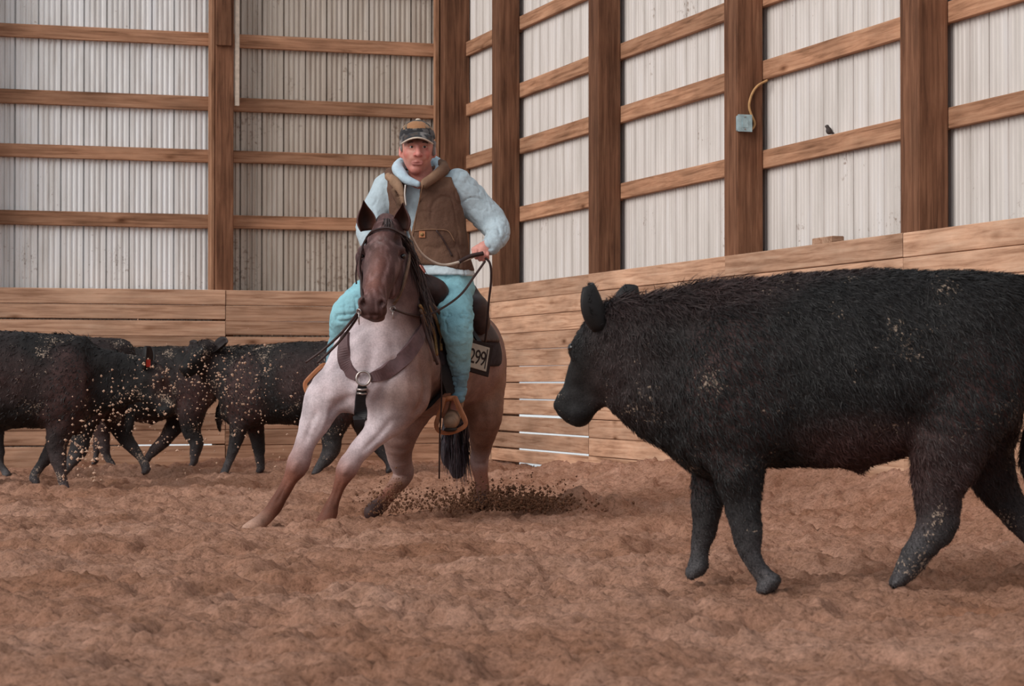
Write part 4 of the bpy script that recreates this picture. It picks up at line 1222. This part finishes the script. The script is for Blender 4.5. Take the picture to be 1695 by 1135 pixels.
# golden rope and latigo strips hanging at the fork
rp_o = empty('rope', P(705, 540, 13.3), 'coil of tan and gold rope strips hanging below the saddle fork', 'rope')
for i, (a, m_) in enumerate((([(690, 505), (703, 528), (714, 556), (718, 588)], 'gold'), ([(696, 500), (712, 524), (722, 552), (724, 582)], 'gold'), ([(688, 512), (697, 540), (706, 566), (711, 598)], 'beads'), ([(702, 500), (718, 520), (727, 545), (728, 570)], 'beads'), ([(686, 520), (693, 550), (703, 580), (712, 604)], 'leather'))):
    mb = MB(); q = []
    for x, y in a:
        s, n = on_surface(HB, x, y, .02 + .006 * i, default=13.3)
        q.append(s if s[1] < 13.7 else P(x, y, 13.42))
    mb.tube(spline(q, 6), R(2.6, 13.3), 7); mb.build('strand', M[m_], rp_o, smooth=True)

# number tag on the pad corner: dark frame, cream plate, digits
nt_o = empty('number_tag', P(788, 588, 13.9), 'cream contestant number tag reading 299 behind the rider leg', 'number tag')
ux = unit(P(808, 577, 13.80) - P(770, 566, 13.75)); uz = unit(P(800, 622, 13.9) - P(808, 577, 13.96)) * -1
un = unit(np.cross(ux, uz)); un = un if un[1] < 0 else -un; uz = np.cross(un, ux) * (1 if np.dot(np.cross(un, ux), (0, 0, 1)) > 0 else -1)
RT = np.stack([ux, un, uz], 1); tcn = P(789, 591, 13.70)
k1 = 13.83 / F
mb = MB(); mb.box(tcn, (50 * k1, .012, 56 * k1), RT, .003); mb.build('frame', M['ink'], nt_o)
mb = MB(); mb.box(tcn + un * .008 - ux * 1 * k1, (40 * k1, .010, 42 * k1), RT, .002); mb.build('plate', M['plate'], nt_o)
for i, ch in enumerate('299'):
    cu = bpy.data.curves.new('digit_text', 'FONT'); cu.body = ch; cu.size = 36 * k1 * SC; cu.extrude = .002
    tmp = bpy.data.objects.new('digit_text', cu); COL.objects.link(tmp)
    dm = bpy.data.meshes.new_from_object(tmp.evaluated_get(bpy.context.evaluated_depsgraph_get())); bpy.data.objects.remove(tmp); dm.materials.clear(); dm.materials.append(M['ink'])
    o = bpy.data.objects.new('digit', dm); COL.objects.link(o); o.parent = nt_o
    pos = tcn + un * .0135 + ux * (-14.5 + i * 9.6) * k1 - uz * 13 * k1
    o.matrix_local = Matrix.Translation(Vector((pos - ORIGIN[nt_o.name]) * SC)) @ Matrix(np.stack([ux * .60, uz, un], 1).tolist()).to_4x4()
mb = MB(); mb.box(tcn + un * .0135 + ux * 15.5 * k1, (1.5 * k1, .004, 34 * k1), RT); mb.build('rule', M['ink'], nt_o)
mb = MB()
mb.strap([tcn + uz * 26 * k1, P(781, 548, 13.86), P(778, 530, 13.9)], np.tile(un, (3, 1)), .03, .01); mb.build('hanger', M['black'], nt_o)
mb = MB()
mb.strap(spline([tcn - uz * 27 * k1 - ux * 12 * k1, P(770, 640, 13.9), P(762, 668, 13.92)], 4), np.tile(un, (9, 1)), .022, .008); mb.build('tail_strap', M['black'], nt_o)

# bridle
bridle = empty('bridle', P(634, 430, 12.75), 'leather bridle with split reins on the horse head', 'bridle')
def head_strap(name, pts, w, mat, off=.004, th=.007):
    mb = MB(); surf_strap(mb, pts, w, th, off, 6, 12.9); return mb.build(name, M[mat], bridle)
head_strap('cheek_strap', [(671, 392), (675, 412), (675, 432), (670, 455), (663, 480), (652, 503)], .020, 'beads', .006)
head_strap('cheek_strap', [(604, 392), (600, 412), (598, 436), (600, 462), (601, 484), (603, 496)], .020, 'leather', .006)
head_strap('brow_band', [(606, 394), (620, 385), (640, 381), (657, 385), (669, 392)], .014, 'leather', .012)
mb = MB(); mb.tube(spline([P(598, 408, 12.86), P(592, 430, 12.86), P(589, 455, 12.87), P(590, 470, 12.87)], 5), R(1.6, 12.9), 6); mb.build('throat_latch', M['leather'], bridle, smooth=True)
for x, y in ((597, 514), (650, 512)):
    c, n = on_surface(HB, x, y, .012, default=12.7); mb = MB(); ring(mb, c, unit(n + np.array([0, -.5, 0])), R(4.2, 12.7), R(1.2, 12.7), 16); mb.build('bit_ring', M['steel'], bridle, smooth=True)
    mb = MB(); mb.tube([c, c + np.array([0, .0, -.05]), c + np.array([0, .03, -.07])], R(1.2, 12.7), 6); mb.build('bit_shank', M['steel'], bridle, smooth=True)
def rein(pts, r, mat='leather', label=None):
    mb = MB(); mb.tube(spline([P(*p) for p in pts], 8), R(r, 13.2), 8); mb.build('rein', M[mat], bridle, smooth=True, label=label)
HANDP = (797, 419, 13.53)
rein([(652, 512, 12.68), (676, 520, 12.9), (704, 522, 13.1), (735, 508, 13.2), (764, 486, 13.32), (786, 456, 13.45), (803, 432, 13.5)], 2.0)
rein([(676, 372, 13.06), (682, 393, 13.14), (700, 422, 13.28), (730, 438, 13.38), (762, 433, 13.45), HANDP], 2.4, 'pale', 'pale rein running from the neck up to the raised hand')
rein([(760, 433, 13.44), (778, 424, 13.48), (800, 419, 13.5)], 3.6, 'leather')
rein([(800, 424, 13.52), (811, 436, 13.52), (813, 462, 13.55), (809, 500, 13.6), (806, 540, 13.66), (803, 566, 13.72)], 2.0)
rein([(602, 502, 12.66), (590, 520, 12.72), (566, 550, 12.78), (536, 578, 12.82), (506, 600, 12.84)], 2.2)
rein([(603, 505, 12.68), (588, 530, 12.76), (566, 560, 12.8), (545, 582, 12.82), (525, 601, 12.84)], 2.2)
# ------------------------------------------------------------------ rider
SKIN, RUDDY, GREY = C(198, 138, 122), C(194, 108, 98), C(128, 118, 114)
HOOD, JEAN, JEAN2, VEST, LINE = C(178, 192, 200), C(140, 190, 202), C(112, 146, 164), C(100, 74, 62), C(176, 142, 114)
rb = P(722, 480, 13.8)
rider = empty('person', rb, 'rider in a camouflage cap, brown vest and light jeans, raising one hand with the rein', 'person')
HK = 13.62 / F
def hd(x, y, dz): return P(x, y, 13.62 + dz * HK)
def hr(*r): return np.array(r) * HK

sk = Clay(.0052)
TOR = [(282, 696, 20, 24), (296, 699, 56, 34), (315, 702, 64, 44), (345, 703, 62, 46), (380, 707, 58, 46), (415, 714, 55, 46), (448, 722, 56, 48), (478, 724, 60, 50), (500, 724, 50, 44)]
def torso(cl, g, y0=0, y1=999, k=.03, col=None, d=13.76):
    st = []
    for y, c, w, t in TOR:
        if y0 <= y <= y1:
            q = P(c, y, d); st.append((q[2], q[0], d, R(w + g, d), R(t + g, d)))
    cl.loft(st, 2, k, col, power=2.3)
torso(sk, -7, k=.03, col=SKIN)
ARM_L = [(757, 310, 13.76, 31), (786, 338, 13.78, 28), (818, 372, 13.76, 24), (823, 390, 13.66, 20), (815, 404, 13.57, 15.5)]
ARM_R = [(645, 312, 13.78, 28), (622, 350, 13.72, 25), (611, 385, 13.62, 22), (636, 425, 13.48, 17), (662, 446, 13.42, 14)]
LEG_L = [(735, 474, 13.8, 40), (750, 508, 13.56, 34), (757, 546, 13.40, 27), (761, 598, 13.46, 18.5), (760, 640, 13.52, 13.5), (758, 656, 13.52, 11)]
LEG_R = [(668, 484, 13.82, 42), (618, 492, 13.64, 36), (577, 518, 13.48, 28), (567, 555, 13.58, 22), (556, 600, 13.68, 17), (548, 622, 13.68, 13)]
for A, g in ((ARM_L, -6), (ARM_R, -6), (LEG_L, -5), (LEG_R, -5)):
    sk.px([(x, y, d, max(r + g, 7)) for x, y, d, r in A], .03, SKIN)
sk.px([(757, 656, 13.52, 8), (749, 694, 13.5, 9), (744, 702, 13.34, 9)], .02, SKIN)
sk.px([(548, 620, 13.68, 8), (536, 640, 13.66, 9), (522, 648, 13.5, 9)], .02, SKIN)
# head
def hcone(a, b, ra, rb_, k=4, col=SKIN, op='+', flat=None): sk.cone(hd(*a), hd(*b), ra * HK, rb_ * HK, k * HK, col, op, flat)
def hell(c, r, k=4, col=SKIN, op='+', rot=None): sk.ell(hd(*c), hr(*r), rot, k * HK, col, op)
hcone((695, 276, 10), (698, 304, 16), 19, 24, 8, C(180, 112, 98))
hell((692, 240, 6), (27, 33, 30), 4)
hell((690, 256, -4), (22.5, 27, 30), 6)
hcone((690, 266, -6), (687.5, 280, -13), 16, 9, 6, RUDDY)
hcone((673, 260, 0), (681, 277, -9), 6, 5.5, 5, RUDDY); hcone((709, 260, 0), (696, 277, -9), 6, 5.5, 5, SKIN * .9)
hell((675.5, 254.5, -19), (7, 6.5, 7), 6, RUDDY); hell((704.5, 254.5, -19), (7, 6.5, 7), 6, RUDDY)
hcone((677, 236.5, -24), (688, 238, -27), 3.4, 3.4, 5); hcone((694, 238, -27), (706, 236.5, -24), 3.4, 3.4, 5)
hell((681, 243.5, -31), (6.6, 6, 4.4), 3, op='-'); hell((702.5, 243.5, -31), (6.6, 6, 4.4), 3, op='-')
for ex in (681.2, 702.3):
    hcone((ex - 5.2, 245.6, -24.3), (ex + 5, 245.6, -24.8), 1.9, 1.9, 1.5, RUDDY * .7)         # lower lids
    hcone((ex - 5.2, 239.9, -25.4), (ex + 5, 240.1, -25.8), 2.2, 2.2, 1.5, SKIN * .65)          # upper lids
hcone((691.5, 239, -28), (692.5, 255, -38.5), 2.8, 4.4, 3, C(206, 134, 124))
hell((687.6, 256, -32), (3.4, 4, 3), 2.5, C(196, 112, 104)); hell((697, 256, -32), (3.4, 4, 3), 2.5, C(196, 112, 104))
for ex in (688.6, 696.0): hell((ex, 258.2, -34.5), (1.5, 1.8, 1.0), 1, op='-')
hcone((682, 262, -25.6), (700, 262, -25.6), 2.6, 2.6, 5, SKIN)                                      # upper lip mound
hcone((682, 268.6, -27.2), (690, 267.6, -29.8), 1.2, 1.4, 2, C(166, 92, 86)); hcone((690, 267.6, -29.8), (700, 268.4, -27.2), 1.4, 1.2, 2, C(166, 92, 86))
hcone((683.5, 271.6, -27.0), (698.5, 271.6, -27.0), 1.8, 1.8, 2.5, C(172, 98, 92))
hcone((681, 270.0, -29.5), (700.5, 269.8, -29.5), .9, .9, 1, op='-')
hell((688, 280.5, -20), (8, 6, 5.5), 5, SKIN * .5 + RUDDY * .5)
for s, ex in ((-1, 663.5), (1, 719)):
    hell((ex, 250, 3), (3.6, 6.5, 9), 2, C(204, 132, 122)); hell((ex + s * 2.4, 249, 0), (2, 3, 5.5), 1.5, op='-')
    hcone((ex + s * .8, 256, 2), (ex - s * 1, 259.5, 0), 3, 2.4, 2, C(204, 132, 122))
# hands: palm, four unequal curled fingers, a thumb from the side of the palm
def hand(wrist, palm, across, down, out, s, col=C(206, 142, 130)):
    """across = index to little finger, down = finger direction, out = towards the knuckles; lengths in px"""
    p = lambda a, b, c: palm + (across * a + down * b + out * c) * s
    sk.cone(wrist, p(0, -5, -2), 8.5 * s, 8.5 * s, 5 * s, col)
    sk.ell(p(0, 0, 0), np.array([12.5, 9.5, 7.5]) * s, np.stack([across, down, out], 1), 5 * s, col)
    for i, (a, L, r) in enumerate(((-9.6, .93, 3.3), (-3.2, 1.05, 3.5), (3.2, 1.0, 3.3), (9.4, .80, 2.9))):
        k0, k1, k2, k3 = p(a, 4, 4), p(a * 1.04, 8 * L + 3, 9.5), p(a * 1.0, 15 * L + 2, 4), p(a * .95, 12.5 * L, -4.5)
        cc = [col, C(214, 140, 128), C(196, 120, 108)]
        for q0, q1, c in zip((k0, k1, k2), (k1, k2, k3), cc): sk.cone(q0, q1, r * s, r * .92 * s, 1.1 * s, c)
    t0, t1, t2, t3 = p(-9, -3, -2), p(-15.5, 2, -3.5), p(-14.5, 9, -2), p(-9, 13, 1.5)
    for q0, q1, r in ((t0, t1, 4.2), (t1, t2, 3.7), (t2, t3, 3.2)): sk.cone(q0, q1, r * s, r * .9 * s, 1.6 * s, col)
hand(P(812, 402, 13.58), P(799, 413, 13.55), unit((1, .05, -.20)), unit((-.06, -.08, -1)), unit((-.1, -1, .12)), HK)
hand(P(660, 445, 13.43), P(684, 447, 13.42), unit((.25, .95, 0)), unit((.9, -.25, -.35)), unit((.3, 0, 1)), HK)
V, Q = sk.mesh(1); cols = sk.colours(V, SKIN, .007)
st = np.clip(noise3(V * 45, 3), -1, 1)[:, None]; cols = cols * (1 + .07 * st)
# stubble shadow-free greying of beard area is skin pigment
bw = np.exp(-(((V - hd(688, 274, -22)) / (hr(17, 16, 11))) ** 2).sum(1))[:, None] * .22
cols = cols * (1 - bw) + C(150, 112, 106) * bw
add('body', V, Q, M['skin'], rider, cols=cols)
for ex in (681.2, 702.3):
    mb = MB(); mb.ball(hd(ex, 242.6, -22.8), 4.4 * HK, 14, 10); e = mb.build('eye', M['white'], rider, smooth=True)
    mb = MB(); mb.ball(hd(ex + .5, 242.7, -25.7), (2.4 * HK, 2.1 * HK, 2.4 * HK), 12, 8); mb.build('iris', M['eye'], e, smooth=True)
    mb = MB(); mb.tube(spline([hd(ex - 6, 236.8, -27), hd(ex, 234.9, -29.3), hd(ex + 6, 236.6, -27)], 4), [1.0 * HK] * 9, 6); mb.build('eyebrow', M['bird'], rider, smooth=True)
# hair
hc = Clay(.006)
hc.ell(hd(692, 244, 12), hr(28.6, 28, 27), k=.01)
hc.cone(hd(664.5, 236, -4), hd(665, 250, -5), 3.6 * HK, 2.4 * HK, .008); hc.cone(hd(718.3, 236, -2), hd(718, 256, -3), 3.8 * HK, 2.6 * HK, .008)
lo, hi = np.full(3, -50.), np.full(3, 50.)
v, q = hc.mesh(1); v = v + normals(v, q) * (noise3(v * 90, 4)[:, None] * .004)
add('hair', v, q, M['mane'], rider, cols=np.tile(GREY, (len(v), 1)) * (1 + .3 * noise3(v * 120, 5)[:, None]))
# cap
cp = Clay(.005)
cp.ell(hd(690.5, 229, 3), hr(30, 35, 30.5), k=.01)
zc = hd(690, 231, 0)[2]
cp.cut(lambda p: zc + (p[..., 1] - 13.62) * .10 - p[..., 2], lo, hi, .006)
v, q = cp.mesh(1)
cap = add('cap', v, q, M['cloth'], rider, cols=C(112, 92, 76) * (1 + 0 * v[:, :1]))
bl = noise3(v * np.array([26, 20, 34]), 7); b2 = noise3(v * np.array([40, 30, 44]), 17)
cc = np.where((bl > .12)[:, None], C(58, 54, 52), np.where((b2 > .15)[:, None], C(150, 118, 92), C(112, 94, 78)))
fr = (v[:, 1] < 13.58) & (v[:, 2] > hd(0, 215, 0)[2]) & (v[:, 2] < hd(0, 202, 0)[2]) & (np.abs(v[:, 0] - hd(690, 0, 0)[0]) < 15 * HK)
cc = np.where(fr[:, None], C(156, 112, 80), cc)
low = (v[:, 2] < hd(0, 216, 0)[2])
cc = np.where(low[:, None], np.where((b2 > .3)[:, None], C(92, 88, 88), C(50, 48, 50)), cc)
a = cap.data.color_attributes['Col']; arr = np.ones((len(v), 4), np.float32); arr[:, :3] = cc; a.data.foreach_set('color', arr.ravel())
vv, ff, cc = [], [], []; n, m = 17, 7
for side in (0, 1):
    for i in range(n):
        a = -1 + 2 * i / (n - 1)
        for j in range(m):
            b = j / (m - 1)
            vv.append(hd(690.5 + 27.5 * a * (1 - .06 * b), 217.5 + 10.0 * b + (8.5 + 1.5 * b) * a * a + side * 1.3, 3 - (33 + 24 * b) * math.sqrt(max(0, 1 - (.92 * a) ** 2)) ** (1 + .1 * b)))
            q = noise3(np.array([[a * 4 + 9, b * 2.5, 1.5]]), 3)[0]
            cc.append(C(118, 112, 110) if q > .22 else (C(44, 44, 48) if q > -.3 else C(70, 60, 56)))
for i in range(n - 1):
    for j in range(m - 1):
        a = i * m + j; ff.append((a, a + m, a + m + 1, a + 1)); q = a + n * m; ff.append((q, q + 1, q + m + 1, q + m))
per = list(range(m)) + [i * m + m - 1 for i in range(1, n)] + [(n - 1) * m + j for j in range(m - 2, -1, -1)] + [i * m for i in range(n - 2, 0, -1)]
for p0, p1 in zip(per, per[1:] + per[:1]): ff.append((p0, p1, p1 + n * m, p0 + n * m))
add('brim', vv, ff, M['cloth'], cap, cols=np.array(cc))
mb = MB(); mb.tube([np.array(vv[i * m + m - 1]) + np.array([0, -.003, -.002]) for i in range(n)], 1.5 * HK, 7); mb.build('brim_piping', M['pale'], cap, smooth=True)
mb = MB(); mb.ball(hd(692, 198.2, 2), hr(4.5, 4.5, 2.2), 10, 6); mb.build('button', M['pale'], cap, smooth=True)

# hoodie: sleeves, body and bunched hood
def folds(v, q, amp, sc, seed, crease=1.0):
    """soft rolls plus pinched creases"""
    n = normals(v, q)
    a = noise3(v * sc, seed) + .4 * noise3(v * sc * 2.3, seed + 1)
    w = v + .03 * np.stack([noise3(v * 9 + i * 7, seed + 5) for i in range(3)], 1)
    r1 = np.exp(-(noise3(w * sc * .8 + 3, seed + 2) / .10) ** 2) * np.clip(noise3(v * 4.5, seed + 3) + .45, 0, 1)
    r2 = np.exp(-(noise3(w * sc * 1.5 + 8, seed + 4) / .14) ** 2) * np.clip(noise3(v * 6, seed + 6) + .3, 0, 1)
    return v + n * ((a * .8 - (r1 * 1.7 + r2 * 1.0) * crease)[:, None] * amp)
ho = Clay(.0075)
torso(ho, 0, 0, 448, .03, HOOD)
q = P(722, 452, 13.76); ho.loft([(P(722, 458, 13.76)[2], q[0], 13.76, R(66, 13.76), R(58, 13.76)), (P(722, 440, 13.76)[2], q[0], 13.76, R(59, 13.76), R(51, 13.76))], 2, .01, C(206, 218, 224), power=2.3)
ho.px(ARM_L, .03, HOOD); ho.px(ARM_R, .03, HOOD)
ho.px([(820, 396, 13.62, 17.5), (813, 406, 13.57, 16)], .012, HOOD * .9)
ho.px([(691, 304, 13.525, 6), (677, 299, 13.535, 8), (664, 289, 13.58, 10), (659, 277, 13.66, 11), (674, 268, 13.84, 11), (712, 267, 13.86, 11), (727, 274, 13.75, 7), (717, 289, 13.62, 5), (702, 300, 13.545, 5)], .02, C(184, 202, 214))
ho.px([(668, 286, 13.58, 5), (674, 297, 13.55, 5), (688, 304, 13.54, 4)], .008, C(150, 172, 190))
V, Q = ho.mesh(1); V = folds(V, Q, .0062, np.array([15., 15., 13.]), 31, .9)
cols = ho.colours(V, HOOD, .02)
hoodie = add('hoodie', V, Q, M['cloth'], rider, cols=cols)
mb = MB(); mb.tube(spline([P(671, 306, 13.50), P(670, 322, 13.49), P(672, 340, 13.49)], 4), 1.3 * HK, 6); mb.build('drawstring', M['white'], hoodie, smooth=True)

# vest, open at the front
ve = Clay(.0068)
torso(ve, 7, 290, 448, .02, VEST)
ve.px([(654, 296, 13.74, 21), (735, 296, 13.76, 21)], .03, VEST)
ve.cut(lambda p: P(0, 446, 13.76)[2] + .02 * np.sin(p[..., 0] * 9) - p[..., 2], lo, hi, .01)
for A, r0 in ((ARM_L, 31), (ARM_R, 27)):                              # arm holes
    a = P(*A[0][:3]); b = P(*A[1][:3]); ve.cone(a + (b - a) * .12, b, R(r0 + 3, 13.7), R(r0 + 1, 13.7), .012, op='-')
ve.px([(690, 240, 13.7, 24), (692, 300, 13.7, 24)], .02, op='-')
def poly_cut(poly, y1):
    pts = [P(x, y, 13.5) for x, y in poly]; pl = []
    cen = np.mean(pts, 0)
    for p0, p1 in zip(pts, pts[1:] + pts[:1]):
        e = p1 - p0; nrm = unit(np.array([e[2], 0, -e[0]])); 
        if np.dot(nrm, cen - p0) > 0: nrm = -nrm
        pl.append((p0, nrm))
    def fn(p):
        d = p[..., 1] - y1
        for p0, nrm in pl: d = np.maximum(d, (p[..., 0] - p0[0]) * nrm[0] + (p[..., 2] - p0[2]) * nrm[2])
        return d
    a = np.array(pts); l, u = a.min(0), a.max(0); l[1] = 13.2; u[1] = y1
    return fn, l, u
ve.put(poly_cut([(664, 284), (702, 296), (688, 350), (680, 400), (672, 430), (662, 400), (668, 340)], 13.74), .006, None, '-')
# collar stands and the folded back lapel with its tan lining
ve.px([(703, 304, 13.53, 8), (722, 290, 13.58, 9), (735, 276, 13.70, 9), (722, 270, 13.88, 9)], .015, VEST * 1.1)
ve.px([(700, 303, 13.525, 3), (720, 288, 13.57, 3), (733, 273, 13.69, 3)], .006, LINE)
ve.px([(644, 292, 13.60, 7), (655, 303, 13.54, 8), (664, 318, 13.51, 5.5), (668, 336, 13.505, 3)], .012, C(150, 120, 98))
ve.px([(650, 316, 13.535, 4), (658, 332, 13.52, 5), (664, 352, 13.515, 3)], .01, VEST * .7)
V, Q = ve.mesh(1); V = folds(V, Q, .006, np.array([13., 13., 9.]), 41, .7)
cols = ve.colours(V, VEST, .012); w = np.clip(noise3(V * 7, 44), 0, 1)[:, None] * .35; cols = cols * (1 - w) + C(140, 106, 84) * w
vest = add('vest', V, Q, M['canvas'], rider, cols=cols)
VB = bvh_of(V, Q)
def on_vest(x, y, off): return on_surface(VB, x, y, off, default=13.5)
mb = MB(); q = [on_vest(x, y, .004) for x, y in ((686, 382), (705, 380), (724, 380), (742, 383), (752, 400))]; mb.tube(spline([i[0] for i in q], 5), 0.9 * HK, 6); mb.build('pocket_seam', M['seam'], vest, smooth=True)
mb = MB(); q = [on_vest(x, y, .004) for x, y in ((722, 381), (733, 396), (742, 412), (748, 424))]; mb.tube(spline([i[0] for i in q], 5), 1.4 * HK, 6); mb.build('pocket_seam', M['leather'], vest, smooth=True)
c, n = on_vest(699, 388, .005); u = unit(np.cross((0, 0, 1), n)); w_ = np.cross(n, u)
mb = MB(); mb.box(c, (10 * HK, .006, 11 * HK), np.stack([u, n, w_], 1), .002); pt = mb.build('patch', M['tan'], vest, label='small tan square patch on the vest pocket')
mb = MB(); mb.ball(c + n * .003, (3.2 * HK, 3.2 * HK, 3.2 * HK), 12, 8); mb.build('patch_emblem', M['gold'], pt, smooth=True)
mb = MB(); q = [on_vest(x, y, .003) for x, y in ((700, 306), (694, 335), (688, 362), (683, 392))]; mb.tube(spline([i[0] for i in q], 5), 1.0 * HK, 6); mb.build('zipper', M['seam'], vest, smooth=True)

# jeans
je = Clay(.0075)
torso(je, 3, 448, 500, .04, JEAN)
je.px(LEG_L, .05, [JEAN, JEAN, JEAN * .8 + JEAN2 * .2, JEAN2, JEAN2]); je.px(LEG_R, .05, [JEAN, JEAN, JEAN, JEAN2, JEAN2])
je.cut(lambda p: p[..., 2] - P(0, 450, 13.76)[2], lo, hi, .01)
V, Q = je.mesh(1); V = folds(V, Q, .008, np.array([14, 14, 20]), 51)
cols = je.colours(V, JEAN, .03); w = np.clip(.5 + .7 * noise3(V * 5, 52), 0, 1)[:, None] * .25; cols = cols * (1 - w) + C(160, 206, 212) * w
add('jeans', V, Q, M['denim'], rider, cols=cols)
# boots
for pts, sole in (([(758, 652, 13.53, 12), (754, 676, 13.54, 12), (749, 691, 13.5, 13), (747, 696, 13.38, 13.5), (745, 700, 13.30, 10.5)], [(749, 709, 13.52, 9), (745, 711, 13.30, 11)]),
                  ([(549, 616, 13.70, 12), (541, 634, 13.70, 12), (533, 644, 13.64, 14), (524, 646, 13.54, 15), (519, 647, 13.48, 13)], [(536, 658, 13.64, 9), (520, 659, 13.47, 11)])):
    bo = Clay(.007); bo.px(pts, .03); v, q = bo.mesh(1); b_ = add('boot', v, q, M['boot'], rider)
    so = Clay(.006); so.px(sole, .02, flat=((0, 0, 1), .35)); v, q = so.mesh(1); add('sole', v, q, M['sole'], b_)
# ------------------------------------------------------------------ flying dirt
OCT_V = np.array([[1, 0, 0], [-1, 0, 0], [0, 1, 0], [0, -1, 0], [0, 0, 1], [0, 0, -1]], float)
OCT_F = np.array([[0, 2, 4], [2, 1, 4], [1, 3, 4], [3, 0, 4], [2, 0, 5], [1, 2, 5], [3, 1, 5], [0, 3, 5]])
def clods(name, pts, sizes, mat, label, cat, seed):
    r = np.random.default_rng(seed); n = len(pts)
    v = OCT_V[None] * (sizes[:, None, None] * r.uniform(.6, 1.3, (n, 6, 1))) + r.normal(0, .15, (n, 6, 3)) * sizes[:, None, None] + pts[:, None]
    f = (OCT_F[None] + (np.arange(n) * 6)[:, None, None]).reshape(-1, 3)
    return add(name, v.reshape(-1, 3), f, mat, smooth=False, kind='stuff', label=label, cat=cat)
r = np.random.default_rng(21)
pts, sz = [], []
def puff(n, cxy, sxy, d, sd, s, ang=0):
    a = math.radians(ang)
    for _ in range(n):
        x, y = r.normal(0, sxy[0]), r.normal(0, sxy[1])
        dd = d + r.normal(0, sd)
        p = P(cxy[0] + x * math.cos(a) - y * math.sin(a), cxy[1] + x * math.sin(a) + y * math.cos(a), dd)
        if p[2] < .0 or p[1] > 18.5: continue
        pts.append(p); sz.append(R((.45 + .9 * r.random() ** 2.2) * s, dd))
puff(120, (330, 622), (50, 18), 15.5, .5, 2.2); puff(140, (215, 662), (42, 26), 15.5, .5, 2.3, -20); puff(150, (400, 635), (52, 42), 15.3, .6, 2.0)
puff(130, (330, 710), (95, 45), 15.5, .6, 1.8); puff(110, (140, 745), (22, 26), 15.8, .3, 2.8, 20); puff(80, (250, 700), (80, 40), 15.5, .5, 1.9)
clods('flying_dirt', np.array(pts), np.array(sz), M['clod'], 'spray of pale dirt clods flying in front of the calves', 'dirt', 3)
pts, sz = [], []
puff(2100, (850, 832), (60, 12), 14.4, .18, 2.7, 4); puff(900, (905, 840), (45, 9), 14.4, .2, 2.6, 6); puff(500, (760, 836), (42, 9), 14.25, .18, 2.2); puff(420, (650, 836), (28, 13), 14.05, .12, 2.0); puff(160, (650, 812), (14, 14), 14.05, .1, 1.6); puff(120, (830, 800), (50, 10), 14.4, .2, 1.6)
clods('kicked_dirt', np.array(pts), np.array(sz), M['darkclod'], 'dark moist dirt thrown up behind the horse hind feet', 'dirt', 4)
